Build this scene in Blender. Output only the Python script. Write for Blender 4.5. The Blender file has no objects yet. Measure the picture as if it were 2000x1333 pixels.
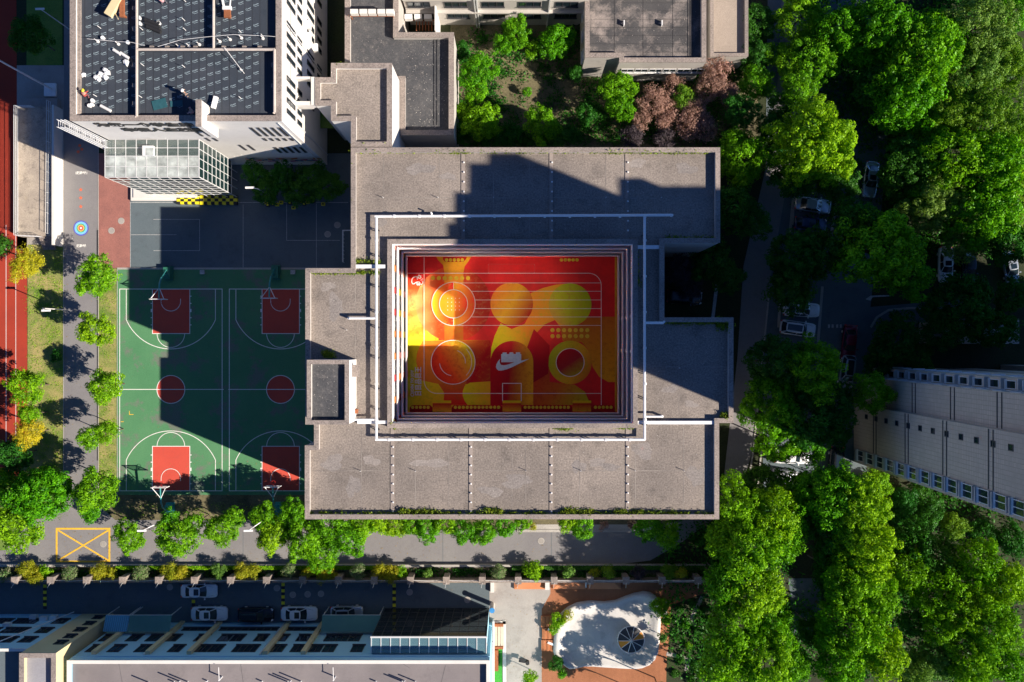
import bpy, bmesh, math, random
import numpy as np
from math import radians, sin, cos, pi
from mathutils import Vector, Matrix
SC = bpy.context.scene
COL = SC.collection
H = 110.0            # flying height of the camera in metres
def P(px, py, h=0.0):
    """point at height h that the straight-down camera sees at photo pixel (px, py)"""
    k = (1 - h / H) / 15.0
    return ((px - 1000) * k, (666.5 - py) * k)
# ------------------------------------------------------------------ camera
cd = bpy.data.cameras.new('camera'); cam = bpy.data.objects.new('camera', cd); COL.objects.link(cam)
cam.location = (0, 0, H); cam.rotation_euler = (0, 0, 0)
cd.sensor_width = 36; cd.lens = 29.7; cd.clip_end = 2000; cd.clip_start = 1
SC.camera = cam
# ------------------------------------------------------------------ light
SUN_DIR = Vector((-1.392, 0.572, -1.0)).normalized()
elev = math.asin(-SUN_DIR.z); azim = math.atan2(-SUN_DIR.x, -SUN_DIR.y)
w = bpy.data.worlds.new('World'); SC.world = w; w.use_nodes = True
nt = w.node_tree; sky = nt.nodes.new('ShaderNodeTexSky'); sky.sky_type = 'NISHITA'
sky.sun_disc = False; sky.sun_elevation = elev; sky.sun_rotation = azim
sky.air_density = 1.0; sky.dust_density = 0.0; sky.ozone_density = 10.0; sky.altitude = 7000
bg = nt.nodes['Background']; bg.inputs[1].default_value = 0.092
nt.links.new(sky.outputs[0], bg.inputs[0])
sl = bpy.data.lights.new('sun', 'SUN'); sl.energy = 5.0; sl.angle = radians(0.5); sl.color = (1.0, 0.90, 0.78)
so = bpy.data.objects.new('sun', sl); COL.objects.link(so)
so.rotation_euler = SUN_DIR.to_track_quat('-Z', 'Y').to_euler(); so.location = (60, -30, 80)
SC.view_settings.view_transform = 'Standard'; SC.view_settings.look = 'None'
SC.view_settings.exposure = 0.8; SC.view_settings.gamma = 1.0
SC.cycles.max_bounces = 6; SC.cycles.diffuse_bounces = 4; SC.cycles.glossy_bounces = 3
SC.cycles.transparent_max_bounces = 12; SC.cycles.transmission_bounces = 4
SC.cycles.caustics_reflective = True; SC.cycles.sample_clamp_indirect = 60; SC.cycles.blur_glossy = 0.1; SC.cycles.caustics_refractive = False
# ------------------------------------------------------------------ object helpers
OFF = {}
def tag(o, label=None, cat=None, group=None, kind=None):
    if label: o['label'] = label
    if cat: o['category'] = cat
    if group: o['group'] = group
    if kind: o['kind'] = kind
    return o
def thing(name, label, cat, loc=(0, 0, 0), group=None, rz=0):
    o = bpy.data.objects.new(name, None); COL.objects.link(o)
    o.location = loc; o.rotation_euler = (0, 0, rz); o.empty_display_size = .3
    OFF[o.name] = Vector(loc); return tag(o, label, cat, group)
def link_obj(name, me, parent=None, off=None):
    o = bpy.data.objects.new(name, me); COL.objects.link(o)
    if parent: o.parent = parent
    OFF[o.name] = off if off is not None else Vector((0, 0, 0)); return o
class MB:
    def __init__(s): s.v = []; s.f = []; s.m = []; s.mi = 0
    def add(s, vs, fs):
        b = len(s.v); s.v += [tuple(v) for v in vs]
        for f in fs: s.f.append([b + i for i in f]); s.m.append(s.mi)
        return s
    def box(s, x0, y0, z0, x1, y1, z1):
        if x0 > x1: x0, x1 = x1, x0
        if y0 > y1: y0, y1 = y1, y0
        return s.add([(x0,y0,z0),(x1,y0,z0),(x1,y1,z0),(x0,y1,z0),(x0,y0,z1),(x1,y0,z1),(x1,y1,z1),(x0,y1,z1)],
              [(0,3,2,1),(4,5,6,7),(0,1,5,4),(1,2,6,5),(2,3,7,6),(3,0,4,7)])
    def obox(s, c, ax, hx, ay, hy, az, hz):
        c = Vector(c); ax = Vector(ax).normalized()*hx; ay = Vector(ay).normalized()*hy; az = Vector(az).normalized()*hz
        vs = [c-ax-ay-az, c+ax-ay-az, c+ax+ay-az, c-ax+ay-az, c-ax-ay+az, c+ax-ay+az, c+ax+ay+az, c-ax+ay+az]
        return s.add(vs, [(0,3,2,1),(4,5,6,7),(0,1,5,4),(1,2,6,5),(2,3,7,6),(3,0,4,7)])
    def bar(s, a, b, w, t=None):
        a = Vector(a); b = Vector(b); d = b - a; t = t or w
        up = Vector((0,0,1)) if abs(d.normalized().z) < .9 else Vector((1,0,0))
        x = d.cross(up).normalized(); y = x.cross(d).normalized()
        return s.obox((a+b)/2, d, d.length/2, x, w/2, y, t/2)
    def tube(s, pts, r, n=8, r2=None):
        pts = [Vector(p) for p in pts]; k = len(pts); vs = []; r2 = r if r2 is None else r2
        for i, p in enumerate(pts):
            d = (pts[min(i+1,k-1)] - pts[max(i-1,0)]).normalized()
            up = Vector((0,0,1)) if abs(d.z) < .9 else Vector((1,0,0))
            x = d.cross(up).normalized(); y = x.cross(d).normalized(); rr = r + (r2-r)*i/max(k-1,1)
            for j in range(n):
                a = 2*pi*j/n; vs.append(p + x*cos(a)*rr + y*sin(a)*rr)
        fs = [(i*n+j, i*n+(j+1)%n, (i+1)*n+(j+1)%n, (i+1)*n+j) for i in range(k-1) for j in range(n)]
        fs += [tuple(range(n))[::-1], tuple(range((k-1)*n, k*n))]
        return s.add(vs, fs)
    def cyl(s, x, y, z0, z1, r, n=16, r2=None):
        r2 = r if r2 is None else r2
        vs = [(x+r*cos(2*pi*i/n), y+r*sin(2*pi*i/n), z0) for i in range(n)] + [(x+r2*cos(2*pi*i/n), y+r2*sin(2*pi*i/n), z1) for i in range(n)]
        fs = [(i, (i+1)%n, n+(i+1)%n, n+i) for i in range(n)] + [tuple(range(n))[::-1], tuple(range(n, 2*n))]
        return s.add(vs, fs)
    def prism(s, poly, z0, z1, bottom=True, top=True):
        poly = list(poly)
        if area(poly) < 0: poly = poly[::-1]
        n = len(poly); vs = [(x,y,z0) for x,y in poly] + [(x,y,z1) for x,y in poly]
        fs = [(i, (i+1)%n, n+(i+1)%n, n+i) for i in range(n)]
        if bottom: fs.append(tuple(range(n))[::-1])
        if top: fs.append(tuple(range(n, 2*n)))
        return s.add(vs, fs)
    def flat(s, poly, z):
        poly = list(poly)
        if area(poly) < 0: poly = poly[::-1]
        return s.add([(x,y,z) for x,y in poly], [tuple(range(len(poly)))])
    def disc(s, x, y, z, r, n=32, a0=0, a1=2*pi):
        full = abs(a1-a0-2*pi) < 1e-6
        pts = [(x+r*cos(a0+(a1-a0)*i/n), y+r*sin(a0+(a1-a0)*i/n)) for i in range(n if full else n+1)]
        if not full: pts.append((x,y))
        return s.flat(pts, z)
    def line(s, pts, w, z, closed=False):
        """flat stripe of width w along 2-D points"""
        pts = [Vector((p[0],p[1])) for p in pts]; n = len(pts); L = []; R = []
        for i, p in enumerate(pts):
            a = pts[(i-1)%n] if (closed or i > 0) else None; b = pts[(i+1)%n] if (closed or i < n-1) else None
            d1 = (p-a).normalized() if a is not None else None; d2 = (b-p).normalized() if b is not None else None
            d1 = d1 or d2; d2 = d2 or d1
            n1 = Vector((-d1.y,d1.x)); n2 = Vector((-d2.y,d2.x)); m = (n1+n2); 
            if m.length < 1e-6: m = n1
            m.normalize(); k = w/2/max(m.dot(n1), .4)
            L.append(p+m*k); R.append(p-m*k)
        vs = [(p.x,p.y,z) for p in L]+[(p.x,p.y,z) for p in R]
        fs = [(i+n, (i+1)%n+n, (i+1)%n, i) for i in range(n if closed else n-1)]
        return s.add(vs, fs)
    def mesh(s, name, off=Vector((0,0,0)), smooth=False):
        me = bpy.data.meshes.new(name)
        me.from_pydata([(x-off.x, y-off.y, z-off.z) for x,y,z in s.v], [], s.f)
        if any(s.m): me.polygons.foreach_set('material_index', s.m)
        if smooth: me.polygons.foreach_set('use_smooth', [True]*len(s.f))
        me.update(); return me
    def build(s, name, mat, parent=None, smooth=False):
        off = OFF.get(parent.name, Vector((0,0,0))) if parent else Vector((0,0,0))
        me = s.mesh(name, off, smooth)
        for m in (mat if isinstance(mat, (list,tuple)) else [mat]): me.materials.append(m)
        return link_obj(name, me, parent, off)
    def solo(s, name, mat, label, cat, group=None, smooth=False):
        xs = [v[0] for v in s.v]; ys = [v[1] for v in s.v]; z = min(v[2] for v in s.v)
        off = Vector(((min(xs)+max(xs))/2, (min(ys)+max(ys))/2, z)); me = s.mesh(name, off, smooth)
        for m in (mat if isinstance(mat, (list,tuple)) else [mat]): me.materials.append(m)
        o = link_obj(name, me); o.location = off; OFF[o.name] = off
        return tag(o, label, cat, group)
    def struct(s, name, mat): return tag(s.build(name, mat), kind='structure')
def pieces(name, boxes, mat, parent):
    """each box is a part of its own"""
    for bx_ in boxes: MB().box(*bx_).build(name, mat, parent)
def area(p): return sum(p[i][0]*p[(i+1)%len(p)][1] - p[(i+1)%len(p)][0]*p[i][1] for i in range(len(p)))/2
def inset(poly, d):
    poly = list(poly)
    if area(poly) < 0: poly = poly[::-1]
    n = len(poly); out = []
    for i in range(n):
        a = Vector(poly[i-1]); b = Vector(poly[i]); c = Vector(poly[(i+1)%n])
        d1 = (b-a).normalized(); d2 = (c-b).normalized(); n1 = Vector((-d1.y,d1.x)); n2 = Vector((-d2.y,d2.x))
        m = (n1+n2).normalized(); k = d/max(m.dot(n1), .3); out.append(tuple(b+m*k))
    return out
def copy_tree(o, parent=None):
    c = o.copy(); COL.objects.link(c)
    if parent: c.parent = parent
    for ch in [x for x in CH.get(o.name, [])]: copy_tree(ch, c)
    return c
CH = {}
def index_children(o):
    CH[o.name] = list(o.children)
    for c in o.children: index_children(c)
def PX(pts, h=0.0): return [P(x, y, h) for x, y in pts]
def rectpx(x0, y0, x1, y1, h=0.0): return PX([(x0,y0),(x1,y0),(x1,y1),(x0,y1)], h)
ORD = ['first','second','third','fourth','fifth','sixth','seventh','eighth','ninth','tenth','eleventh','twelfth','thirteenth','fourteenth','fifteenth','sixteenth','seventeenth','eighteenth','nineteenth','twentieth']
ORD += [t_+'-'+u_ for t_ in ('twenty','thirty') for u_ in ORD[:9]+(['thirtieth'] if 0 else [])]
# ------------------------------------------------------------------ materials
def nodes(name):
    m = bpy.data.materials.new(name); m.use_nodes = True; n = m.node_tree; return m, n, n.nodes['Principled BSDF']
def N(n, t, **kw):
    x = n.nodes.new(t)
    for k, v in kw.items():
        if k in ('operation','blend_type','data_type','noise_dimensions','feature','distance','attribute_name','layer_name','wave_type','bands_direction','offset','squash','interpolation_type'): setattr(x, k, v)
        else: x.inputs[k].default_value = v
    return x
def mixc(n, fac, a, b, bt='MIX'):
    x = n.nodes.new('ShaderNodeMix'); x.data_type = 'RGBA'; x.blend_type = bt
    for s, v in ((x.inputs[0], fac), (x.inputs[6], a), (x.inputs[7], b)):
        if hasattr(v, 'links'): n.links.new(v, s)
        else: s.default_value = v if not isinstance(v, tuple) else (v + (1,))[:4]
    return x.outputs[2]
def ramp(n, fac, lo, hi):
    r = n.nodes.new('ShaderNodeMapRange'); r.inputs[1].default_value = lo; r.inputs[2].default_value = hi
    n.links.new(fac, r.inputs[0]); return r.outputs[0]
def noise(n, vec, scale, detail=4, rough=.6):
    x = n.nodes.new('ShaderNodeTexNoise'); x.inputs['Scale'].default_value = scale; x.inputs['Detail'].default_value = detail
    x.inputs['Roughness'].default_value = rough; n.links.new(vec, x.inputs['Vector']); return x.outputs[0]
def objco(n):
    g = n.nodes.new('ShaderNodeNewGeometry'); return g.outputs['Position']
def surf(name, c, c2=None, dark=None, rough=.9, big=.25, mid=1.6, fine=14, grain=.25, stain=.5, bump=.15, spec=.3, slo=.52, shi=.78):
    """worn mineral surface: base c, broad patches towards c2, finer grain, dark stains"""
    m, n, b = nodes(name); p = objco(n)
    c2 = c2 or tuple(x*.75 for x in c); dark = dark or tuple(x*.45 for x in c)
    f1 = ramp(n, noise(n, p, big, 6), .35, .65); col = mixc(n, f1, c, c2)
    f2 = ramp(n, noise(n, p, mid, 5, .7), slo, shi)
    mm = N(n, 'ShaderNodeMath', operation='MULTIPLY'); n.links.new(f2, mm.inputs[0]); mm.inputs[1].default_value = stain
    col = mixc(n, mm.outputs[0], col, dark)
    nf = noise(n, p, fine, 3, .8); f3 = ramp(n, nf, .3, .7)
    g = N(n, 'ShaderNodeMapRange'); g.inputs[3].default_value = 1-grain; g.inputs[4].default_value = 1+grain; n.links.new(f3, g.inputs[0])
    vm = n.nodes.new('ShaderNodeVectorMath'); vm.operation = 'SCALE'; n.links.new(col, vm.inputs[0]); n.links.new(g.outputs[0], vm.inputs['Scale'])
    n.links.new(vm.outputs[0], b.inputs['Base Color']); b.inputs['Roughness'].default_value = rough
    b.inputs['Specular IOR Level'].default_value = spec
    if bump:
        bp = N(n, 'ShaderNodeBump', Strength=bump, Distance=.05); n.links.new(nf, bp.inputs['Height']); n.links.new(bp.outputs[0], b.inputs['Normal'])
    m['bsdf'] = 1
    return m
def plain(name, c, rough=.5, metal=0, spec=.5, var=.12, scale=3, emit=None):
    m, n, b = nodes(name); p = objco(n); f = ramp(n, noise(n, p, scale, 4), .3, .7)
    n.links.new(mixc(n, f, tuple(x*(1-var) for x in c), tuple(min(1,x*(1+var)) for x in c)), b.inputs['Base Color'])
    b.inputs['Roughness'].default_value = rough; b.inputs['Metallic'].default_value = metal; b.inputs['Specular IOR Level'].default_value = spec
    return m
def grad(name, p0, p1, stops):
    """painted colour that fades along p0 -> p1 (world xy); stops = [(t, colour)]"""
    m, n, b = nodes(name); p = objco(n); p0 = Vector((p0[0],p0[1],0)); p1 = Vector((p1[0],p1[1],0)); d = p1-p0
    s = n.nodes.new('ShaderNodeVectorMath'); s.operation = 'SUBTRACT'; n.links.new(p, s.inputs[0]); s.inputs[1].default_value = p0
    q = n.nodes.new('ShaderNodeVectorMath'); q.operation = 'DOT_PRODUCT'; n.links.new(s.outputs[0], q.inputs[0]); q.inputs[1].default_value = d/d.length_squared
    r = n.nodes.new('ShaderNodeValToRGB'); n.links.new(q.outputs['Value'], r.inputs[0])
    els = r.color_ramp.elements
    while len(els) < len(stops): els.new(.5)
    for e, (t, c) in zip(els, stops): e.position = t; e.color = c + (1,)
    w_ = mixc(n, ramp(n, noise(n, p, 2.2, 6, .7), .5, .9), r.outputs[0], tuple(c*.7 for c in stops[0][1]), 'MIX')
    n.links.new(w_, b.inputs['Base Color']); b.inputs['Roughness'].default_value = .75; b.inputs['Specular IOR Level'].default_value = .25
    return m
def glass(name, c, rough=.08, alpha=1.0):
    m, n, b = nodes(name); b.inputs['Base Color'].default_value = c+(1,); b.inputs['Roughness'].default_value = rough
    b.inputs['Specular IOR Level'].default_value = .9; b.inputs['Metallic'].default_value = .25
    if alpha < 1: b.inputs['Alpha'].default_value = alpha
    return m
def leafmat(name, c1, c2, trans=.35, hue=.12):
    m = bpy.data.materials.new(name); m.use_nodes = True; n = m.node_tree; n.nodes.clear()
    out = n.nodes.new('ShaderNodeOutputMaterial')
    at = n.nodes.new('ShaderNodeAttribute'); at.attribute_name = 'lf'
    oi = n.nodes.new('ShaderNodeObjectInfo')
    col = mixc(n, at.outputs['Fac'], c1, c2)
    hs = n.nodes.new('ShaderNodeHueSaturation'); n.links.new(col, hs.inputs['Color'])
    mr = n.nodes.new('ShaderNodeMapRange'); mr.inputs[3].default_value = .5-hue*.12; mr.inputs[4].default_value = .5+hue*.14; n.links.new(oi.outputs['Random'], mr.inputs[0]); n.links.new(mr.outputs[0], hs.inputs['Hue'])
    mr2 = n.nodes.new('ShaderNodeMapRange'); mr2.inputs[3].default_value = 1.12; mr2.inputs[4].default_value = .86; n.links.new(oi.outputs['Random'], mr2.inputs[0]); n.links.new(mr2.outputs[0], hs.inputs['Value'])
    d = n.nodes.new('ShaderNodeBsdfDiffuse'); t = n.nodes.new('ShaderNodeBsdfTranslucent'); g = n.nodes.new('ShaderNodeBsdfGlossy')
    g.inputs['Roughness'].default_value = .45; g.inputs['Color'].default_value = (.8,.85,.8,1)
    n.links.new(hs.outputs[0], d.inputs[0])
    tc = mixc(n, 1.0, hs.outputs[0], (1.0,.95,.35), 'MULTIPLY'); n.links.new(tc, t.inputs[0])
    a = n.nodes.new('ShaderNodeMixShader'); a.inputs[0].default_value = trans; n.links.new(d.outputs[0], a.inputs[1]); n.links.new(t.outputs[0], a.inputs[2])
    e = n.nodes.new('ShaderNodeMixShader'); e.inputs[0].default_value = .012; n.links.new(a.outputs[0], e.inputs[1]); n.links.new(g.outputs[0], e.inputs[2])
    n.links.new(e.outputs[0], out.inputs[0]); return m
def planks(name, c, c2, axis='X', width=.15):
    m = surf(name, c, c2, stain=.3); n = m.node_tree; b = n.nodes['Principled BSDF']
    src = b.inputs['Base Color'].links[0].from_socket; p = objco(n)
    wv = n.nodes.new('ShaderNodeTexWave'); wv.bands_direction = axis; wv.inputs['Scale'].default_value = .314/width; n.links.new(p, wv.inputs[0])
    f = ramp(n, wv.outputs['Fac'], .0, .18); n.links.new(mixc(n, f, tuple(x*.35 for x in c), src), b.inputs['Base Color']); return m
def tiled(name, c, bw=.45, bh=.3, mortar=.02, vert='Y'):
    m, n, b = nodes(name); p = objco(n); mp = n.nodes.new('ShaderNodeSeparateXYZ'); n.links.new(p, mp.inputs[0])
    cb = n.nodes.new('ShaderNodeCombineXYZ'); ad = N(n,'ShaderNodeMath',operation='ADD'); n.links.new(mp.outputs[0], ad.inputs[0]); n.links.new(mp.outputs[1], ad.inputs[1])
    n.links.new(ad.outputs[0], cb.inputs[0]); n.links.new(mp.outputs[2], cb.inputs[1])
    br = n.nodes.new('ShaderNodeTexBrick'); n.links.new(cb.outputs[0], br.inputs[0]); br.offset = 0.0
    br.inputs['Scale'].default_value = 1; br.inputs['Brick Width'].default_value = bw; br.inputs['Row Height'].default_value = bh; br.inputs['Mortar Size'].default_value = mortar
    br.inputs['Color1'].default_value = c+(1,); br.inputs['Color2'].default_value = tuple(x*.88 for x in c)+(1,); br.inputs['Mortar'].default_value = tuple(x*.5 for x in c)+(1,)
    n.links.new(mixc(n, ramp(n, noise(n,p,.5,5),.4,.7), br.outputs[0], tuple(x*.75 for x in c), 'MIX'), b.inputs['Base Color']); b.inputs['Roughness'].default_value = .7
    return m
M = {}
M['roof'] = surf('roof_screed', (.285,.243,.210), (.195,.168,.148), (.10,.088,.08), big=.11, mid=.5, fine=5.5, grain=.44, stain=.7)
M['coping'] = surf('coping_concrete', (.33,.275,.24), (.235,.20,.18), (.085,.078,.07), mid=2.2, fine=6, grain=.4, stain=.85)
M['wallwhite'] = surf('white_render', (.72,.69,.64), (.66,.63,.58), (.42,.38,.34), stain=.25, mid=.8, grain=.06, bump=.03)
M['wallgrey'] = surf('grey_render', (.50,.47,.43), (.43,.40,.37), (.2,.18,.17), stain=.4, mid=.7, grain=.1, bump=.05)
M['wallblue'] = surf('shade_tinted_blue_render', (.38,.66,.78), (.35,.62,.74), (.25,.33,.38), stain=.2, mid=.7, grain=.05, bump=.03)  # pale blue wall colour with the blue of shade mixed in
M['cream'] = surf('cream_render', (.70,.58,.34), (.64,.52,.30), (.4,.33,.2), stain=.2, mid=.8, grain=.06, bump=.03)
M['white'] = plain('white_paint', (.82,.81,.79), .5, var=.05)
M['pipe'] = plain('galvanised_pipe', (.80,.78,.75), .45, metal=.1, var=.08)
M['bitumen'] = surf('weathered_bitumen', (.060,.062,.068), (.095,.095,.098), (.30,.27,.25), big=.3, mid=1.9, fine=6, grain=.3, stain=.42)
M['bitlight'] = surf('pale_bitumen', (.062,.060,.062), (.09,.086,.085), (.33,.28,.25), big=.3, mid=.42, fine=7, grain=.25, stain=.85, slo=.47, shi=.66)
M['membrane'] = surf('black_membrane', (.040,.050,.065), (.052,.06,.075), (.022,.027,.038), big=.4, mid=2, grain=.15, stain=.3, rough=.6)
M['print'] = plain('grey_print', (.33,.42,.46), .6)
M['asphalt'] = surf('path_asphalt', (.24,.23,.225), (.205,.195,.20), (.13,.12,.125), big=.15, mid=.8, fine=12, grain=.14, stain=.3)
M['asphalt_dark'] = surf('shade_tinted_asphalt', (.125,.155,.170), (.10,.13,.145), (.065,.07,.08), big=.15, mid=.7, fine=10, grain=.15, stain=.5)  # red held down, so the blue of shade sits in the base colour
M['concrete'] = surf('yard_concrete', (.41,.375,.34), (.31,.285,.26), (.19,.17,.155), big=.14, mid=.5, fine=10, grain=.14, stain=.6)
M['kerb'] = surf('kerb_stone', (.45,.42,.38), (.36,.34,.31), stain=.4, mid=3)
M['green'] = surf('green_court_paint', (.075,.22,.10), (.095,.25,.115), (.165,.165,.145), big=.16, mid=.26, fine=8, grain=.12, stain=.8, slo=.53, shi=.62)
M['redkey'] = surf('red_court_paint', (.60,.085,.055), (.55,.075,.05), (.35,.08,.07), big=.3, mid=.9, grain=.06, stain=.35)
M['track'] = surf('red_running_track', (.38,.045,.022), (.32,.038,.02), (.2,.035,.02), big=.2, mid=.7, grain=.12, stain=.4)
M['brick'] = surf('red_brick_paving', (.36,.15,.12), (.28,.12,.10), (.2,.1,.09), big=.5, mid=4, fine=18, grain=.35, stain=.5)
M['soil'] = surf('dry_soil', (.20,.17,.095), (.10,.09,.05), (.035,.04,.018), big=.15, mid=.6, fine=5, grain=.35, stain=.8, bump=.5)
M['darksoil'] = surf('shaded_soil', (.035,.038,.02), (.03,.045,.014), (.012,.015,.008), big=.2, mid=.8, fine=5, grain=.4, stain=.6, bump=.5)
M['grass'] = surf('patchy_lawn', (.37,.30,.12), (.13,.21,.035), (.10,.15,.03), big=.35, mid=1.3, fine=9, grain=.4, stain=.8, bump=.6)
M['grassgreen'] = surf('green_lawn', (.10,.20,.03), (.16,.24,.045), (.05,.1,.02), big=.35, mid=1.3, fine=9, grain=.4, stain=.7, bump=.6)
M['line'] = plain('line_paint', (.80,.78,.72), .6, var=.1)
M['lineworn'] = plain('worn_line_paint', (.42,.42,.41), .7, var=.3, scale=6)
M['yellowline'] = plain('yellow_road_paint', (.78,.46,.04), .6, var=.15)
M['black'] = plain('black_paint', (.02,.02,.022), .6)
M['yellow'] = plain('yellow_paint', (.85,.72,.02), .5, var=.08)
M['window'] = glass('window_glass', (.02,.035,.045))
M['frame'] = plain('aluminium_frame', (.75,.75,.74), .4, metal=.2, var=.05)
M['darkframe'] = plain('dark_frame', (.05,.05,.055), .5)
M['tile'] = tiled('facade_tile', (.60,.48,.38))
M['deck'] = planks('orange_decking', (.42,.17,.085), (.33,.13,.06), 'X', .16)
M['deckplain'] = surf('orange_boards', (.60,.24,.11), (.52,.19,.08), grain=.12, stain=.3)
M['sand'] = surf('white_pebble_finish', (.64,.61,.57), (.52,.50,.48), (.22,.21,.20), mid=.9, grain=.12, stain=.5)
M['rust'] = surf('rusted_steel', (.35,.12,.05), (.25,.09,.04), grain=.3)
M['teal'] = plain('teal_paint', (.05,.32,.30), .4)
M['red'] = plain('red_paint', (.62,.03,.02), .4)
M['helmet'] = plain('yellow_helmet', (.85,.70,.05), .35)
M['skin'] = plain('skin', (.45,.28,.2), .6)
M['bark'] = surf('bark', (.16,.12,.085), (.1,.08,.06), grain=.4)
M['turf'] = plain('astroturf', (.04,.30,.03), .9, var=.3, scale=8)
M['awning'] = surf('green_awning_sheet', (.10,.24,.22), (.08,.2,.19), stain=.2, grain=.05)
M['awningblue'] = planks('blue_translucent_sheet', (.13,.38,.55), (.12,.34,.5), 'X', .25)
M['bag'] = plain('white_sack', (.85,.85,.84), .7)
M['tyre'] = plain('tyre_rubber', (.02,.02,.02), .8)
# ------------------------------------------------------------------ setting: ground and surfaces
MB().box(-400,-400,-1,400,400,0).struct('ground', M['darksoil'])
def sheet(name, pts, mat, lay): return MB().flat(PX(pts), .004*lay).struct(name, mat)
sheet('running_track', [(-200,-200),(31,-200),(33,205),(52,210),(54,890),(20,960),(-200,1000)], M['track'], 3)
b = MB()
for x in (12, 31): b.line(PX([(x,440),(x,900)]), .06, .018)
b.struct('track_lane_lines', M['line'])
sheet('lawn', [(54,478),(124,478),(124,900),(120,960),(60,1000),(20,1020),(20,960),(54,890)], M['grass'], 4)
sheet('lawn_strip', [(192,525),(229,525),(229,1000),(192,1000)], M['grass'], 4)
sheet('upper_lawn', [(52,-60),(122,-60),(122,128),(52,128)], M['grassgreen'], 4)
sheet('concrete_apron', [(33,128),(125,128),(125,490),(33,490)], M['concrete'], 3)
sheet('bank_lawn', [(-200,930),(60,930),(120,960),(40,1030),(10,1075),(-200,1085)], M['grassgreen'], 6)
sheet('path', [(125,-200),(192,-200),(192,525),(192,1000),(125,1000),(125,525)], M['asphalt'], 5)
sheet('brick_pavement', [(193,300),(254,300),(254,524),(193,524)], M['brick'], 6)
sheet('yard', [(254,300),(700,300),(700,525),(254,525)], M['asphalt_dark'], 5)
sheet('sports_court', [(228,526),(760,526),(760,967),(228,967)], M['green'], 7)
sheet('tree_verge', [(215,967),(700,967),(700,1016),(215,1016)], M['soil'], 6)
road = [(-200,1108),(-200,1085),(10,1075),(60,1020),(125,985),(192,985),(225,1016),(700,1016),(700,1036),(1240,1036)]
road += [(1240+200*sin(a), 836+200*cos(a)) for a in [i*.131 for i in range(1,9)]]
road += [(1440,700),(1452,520),(1495,330),(1520,150),(1535,-200),(1600,-200),(1575,150),(1540,340),(1502,560),(1488,700),(1470,880),(1440,980)]
road += [(1420-90+ (0)*1,1060),(1270,1095),(1180,1106),(900,1109)]
sheet('service_road', road, M['asphalt'], 8)
sheet('building_verge', [(590,966),(1420,966),(1420,1033),(590,1033)], M['soil'], 4)
b = MB(); b.line(PX([(1010,1037),(1245,1037),(1330,1020)]), .35, .10); b.line(PX([(1010,1030),(1240,1030)]), .7, .034); b.struct('kerb', M['kerb'])
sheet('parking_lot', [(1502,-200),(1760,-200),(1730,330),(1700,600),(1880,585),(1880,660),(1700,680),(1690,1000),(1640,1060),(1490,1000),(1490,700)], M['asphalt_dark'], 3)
sheet('wood_clearing', [(1540,1130),(1600,1130),(1610,1230),(1550,1240)], M['asphalt_dark'], 4)
b = MB()
for pts in ([(1640,330),(1632,400),(1620,480)], [(1606,560),(1596,690)], [(1552,360),(1542,460)], [(1524,580),(1520,640)], [(1597,800),(1592,990)]):
    b.line(PX(pts), .35, .06)
for pts in ([(1503,560),(1489,700),(1471,880),(1462,935)], [(1488,870),(1480,945)], [(1553,330),(1548,440)]): b.line(PX(pts), .22, .12)
b.line(PX([(1700,640),(1712,620),(1735,606),(1780,602),(1830,604)]), .3, .12)
b.struct('parking_kerb', M['kerb'])
b = MB(); b.line(PX([(1400,556),(1392,622)]), .42, .05); b.struct('stall_line', M['lineworn'])
b = MB()
for x0 in (1617, 1624, 1633, 1640): b.flat(PX([(x0,634),(x0+4,634),(x0+4,641),(x0,641)]), .03)
b.flat(PX([(1690,585),(1700,578),(1720,577),(1740,577),(1740,579),(1704,581),(1700,588)]), .03)
b.struct('parking_markings', M['lineworn'])
sheet('garden_soil', [(880,40),(1480,40),(1480,300),(880,300)], M['soil'], 3)
sheet('garden_path', [(900,150),(985,120),(1130,125),(1150,170),(1130,230),(1000,250),(960,210)], M['soil'], 5)
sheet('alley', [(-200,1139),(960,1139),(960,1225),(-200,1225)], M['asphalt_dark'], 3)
sheet('planting_strip', [(-200,1104),(1420,1104),(1420,1139),(-200,1139)], M['soil'], 2)
sheet('gate_yard', [(956,1136),(1077,1136),(1072,1190),(1058,1250),(1060,1400),(956,1400)], M['concrete'], 4)
sheet('playground_deck', [(1075,1133),(1400,1133),(1400,1180),(1310,1180),(1300,1400),(1058,1400),(1058,1190),(1075,1160)], M['deck'], 5)
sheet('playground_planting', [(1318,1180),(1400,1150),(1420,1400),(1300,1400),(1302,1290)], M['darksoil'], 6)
b = MB(); b.line(PX([(1372,1165),(1352,1205),(1358,1222),(1392,1232)]), .5, .04); b.line(PX([(1302,1277),(1330,1283),(1345,1290),(1340,1310)]), .5, .045); b.line(PX([(1318,1213),(1352,1216)]), .4, .05); b.struct('garden_footpath', M['concrete'])
sheet('paved_path', [(1380,1110),(1460,1110),(1460,1400),(1395,1400)], M['darksoil'], 1)
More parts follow.
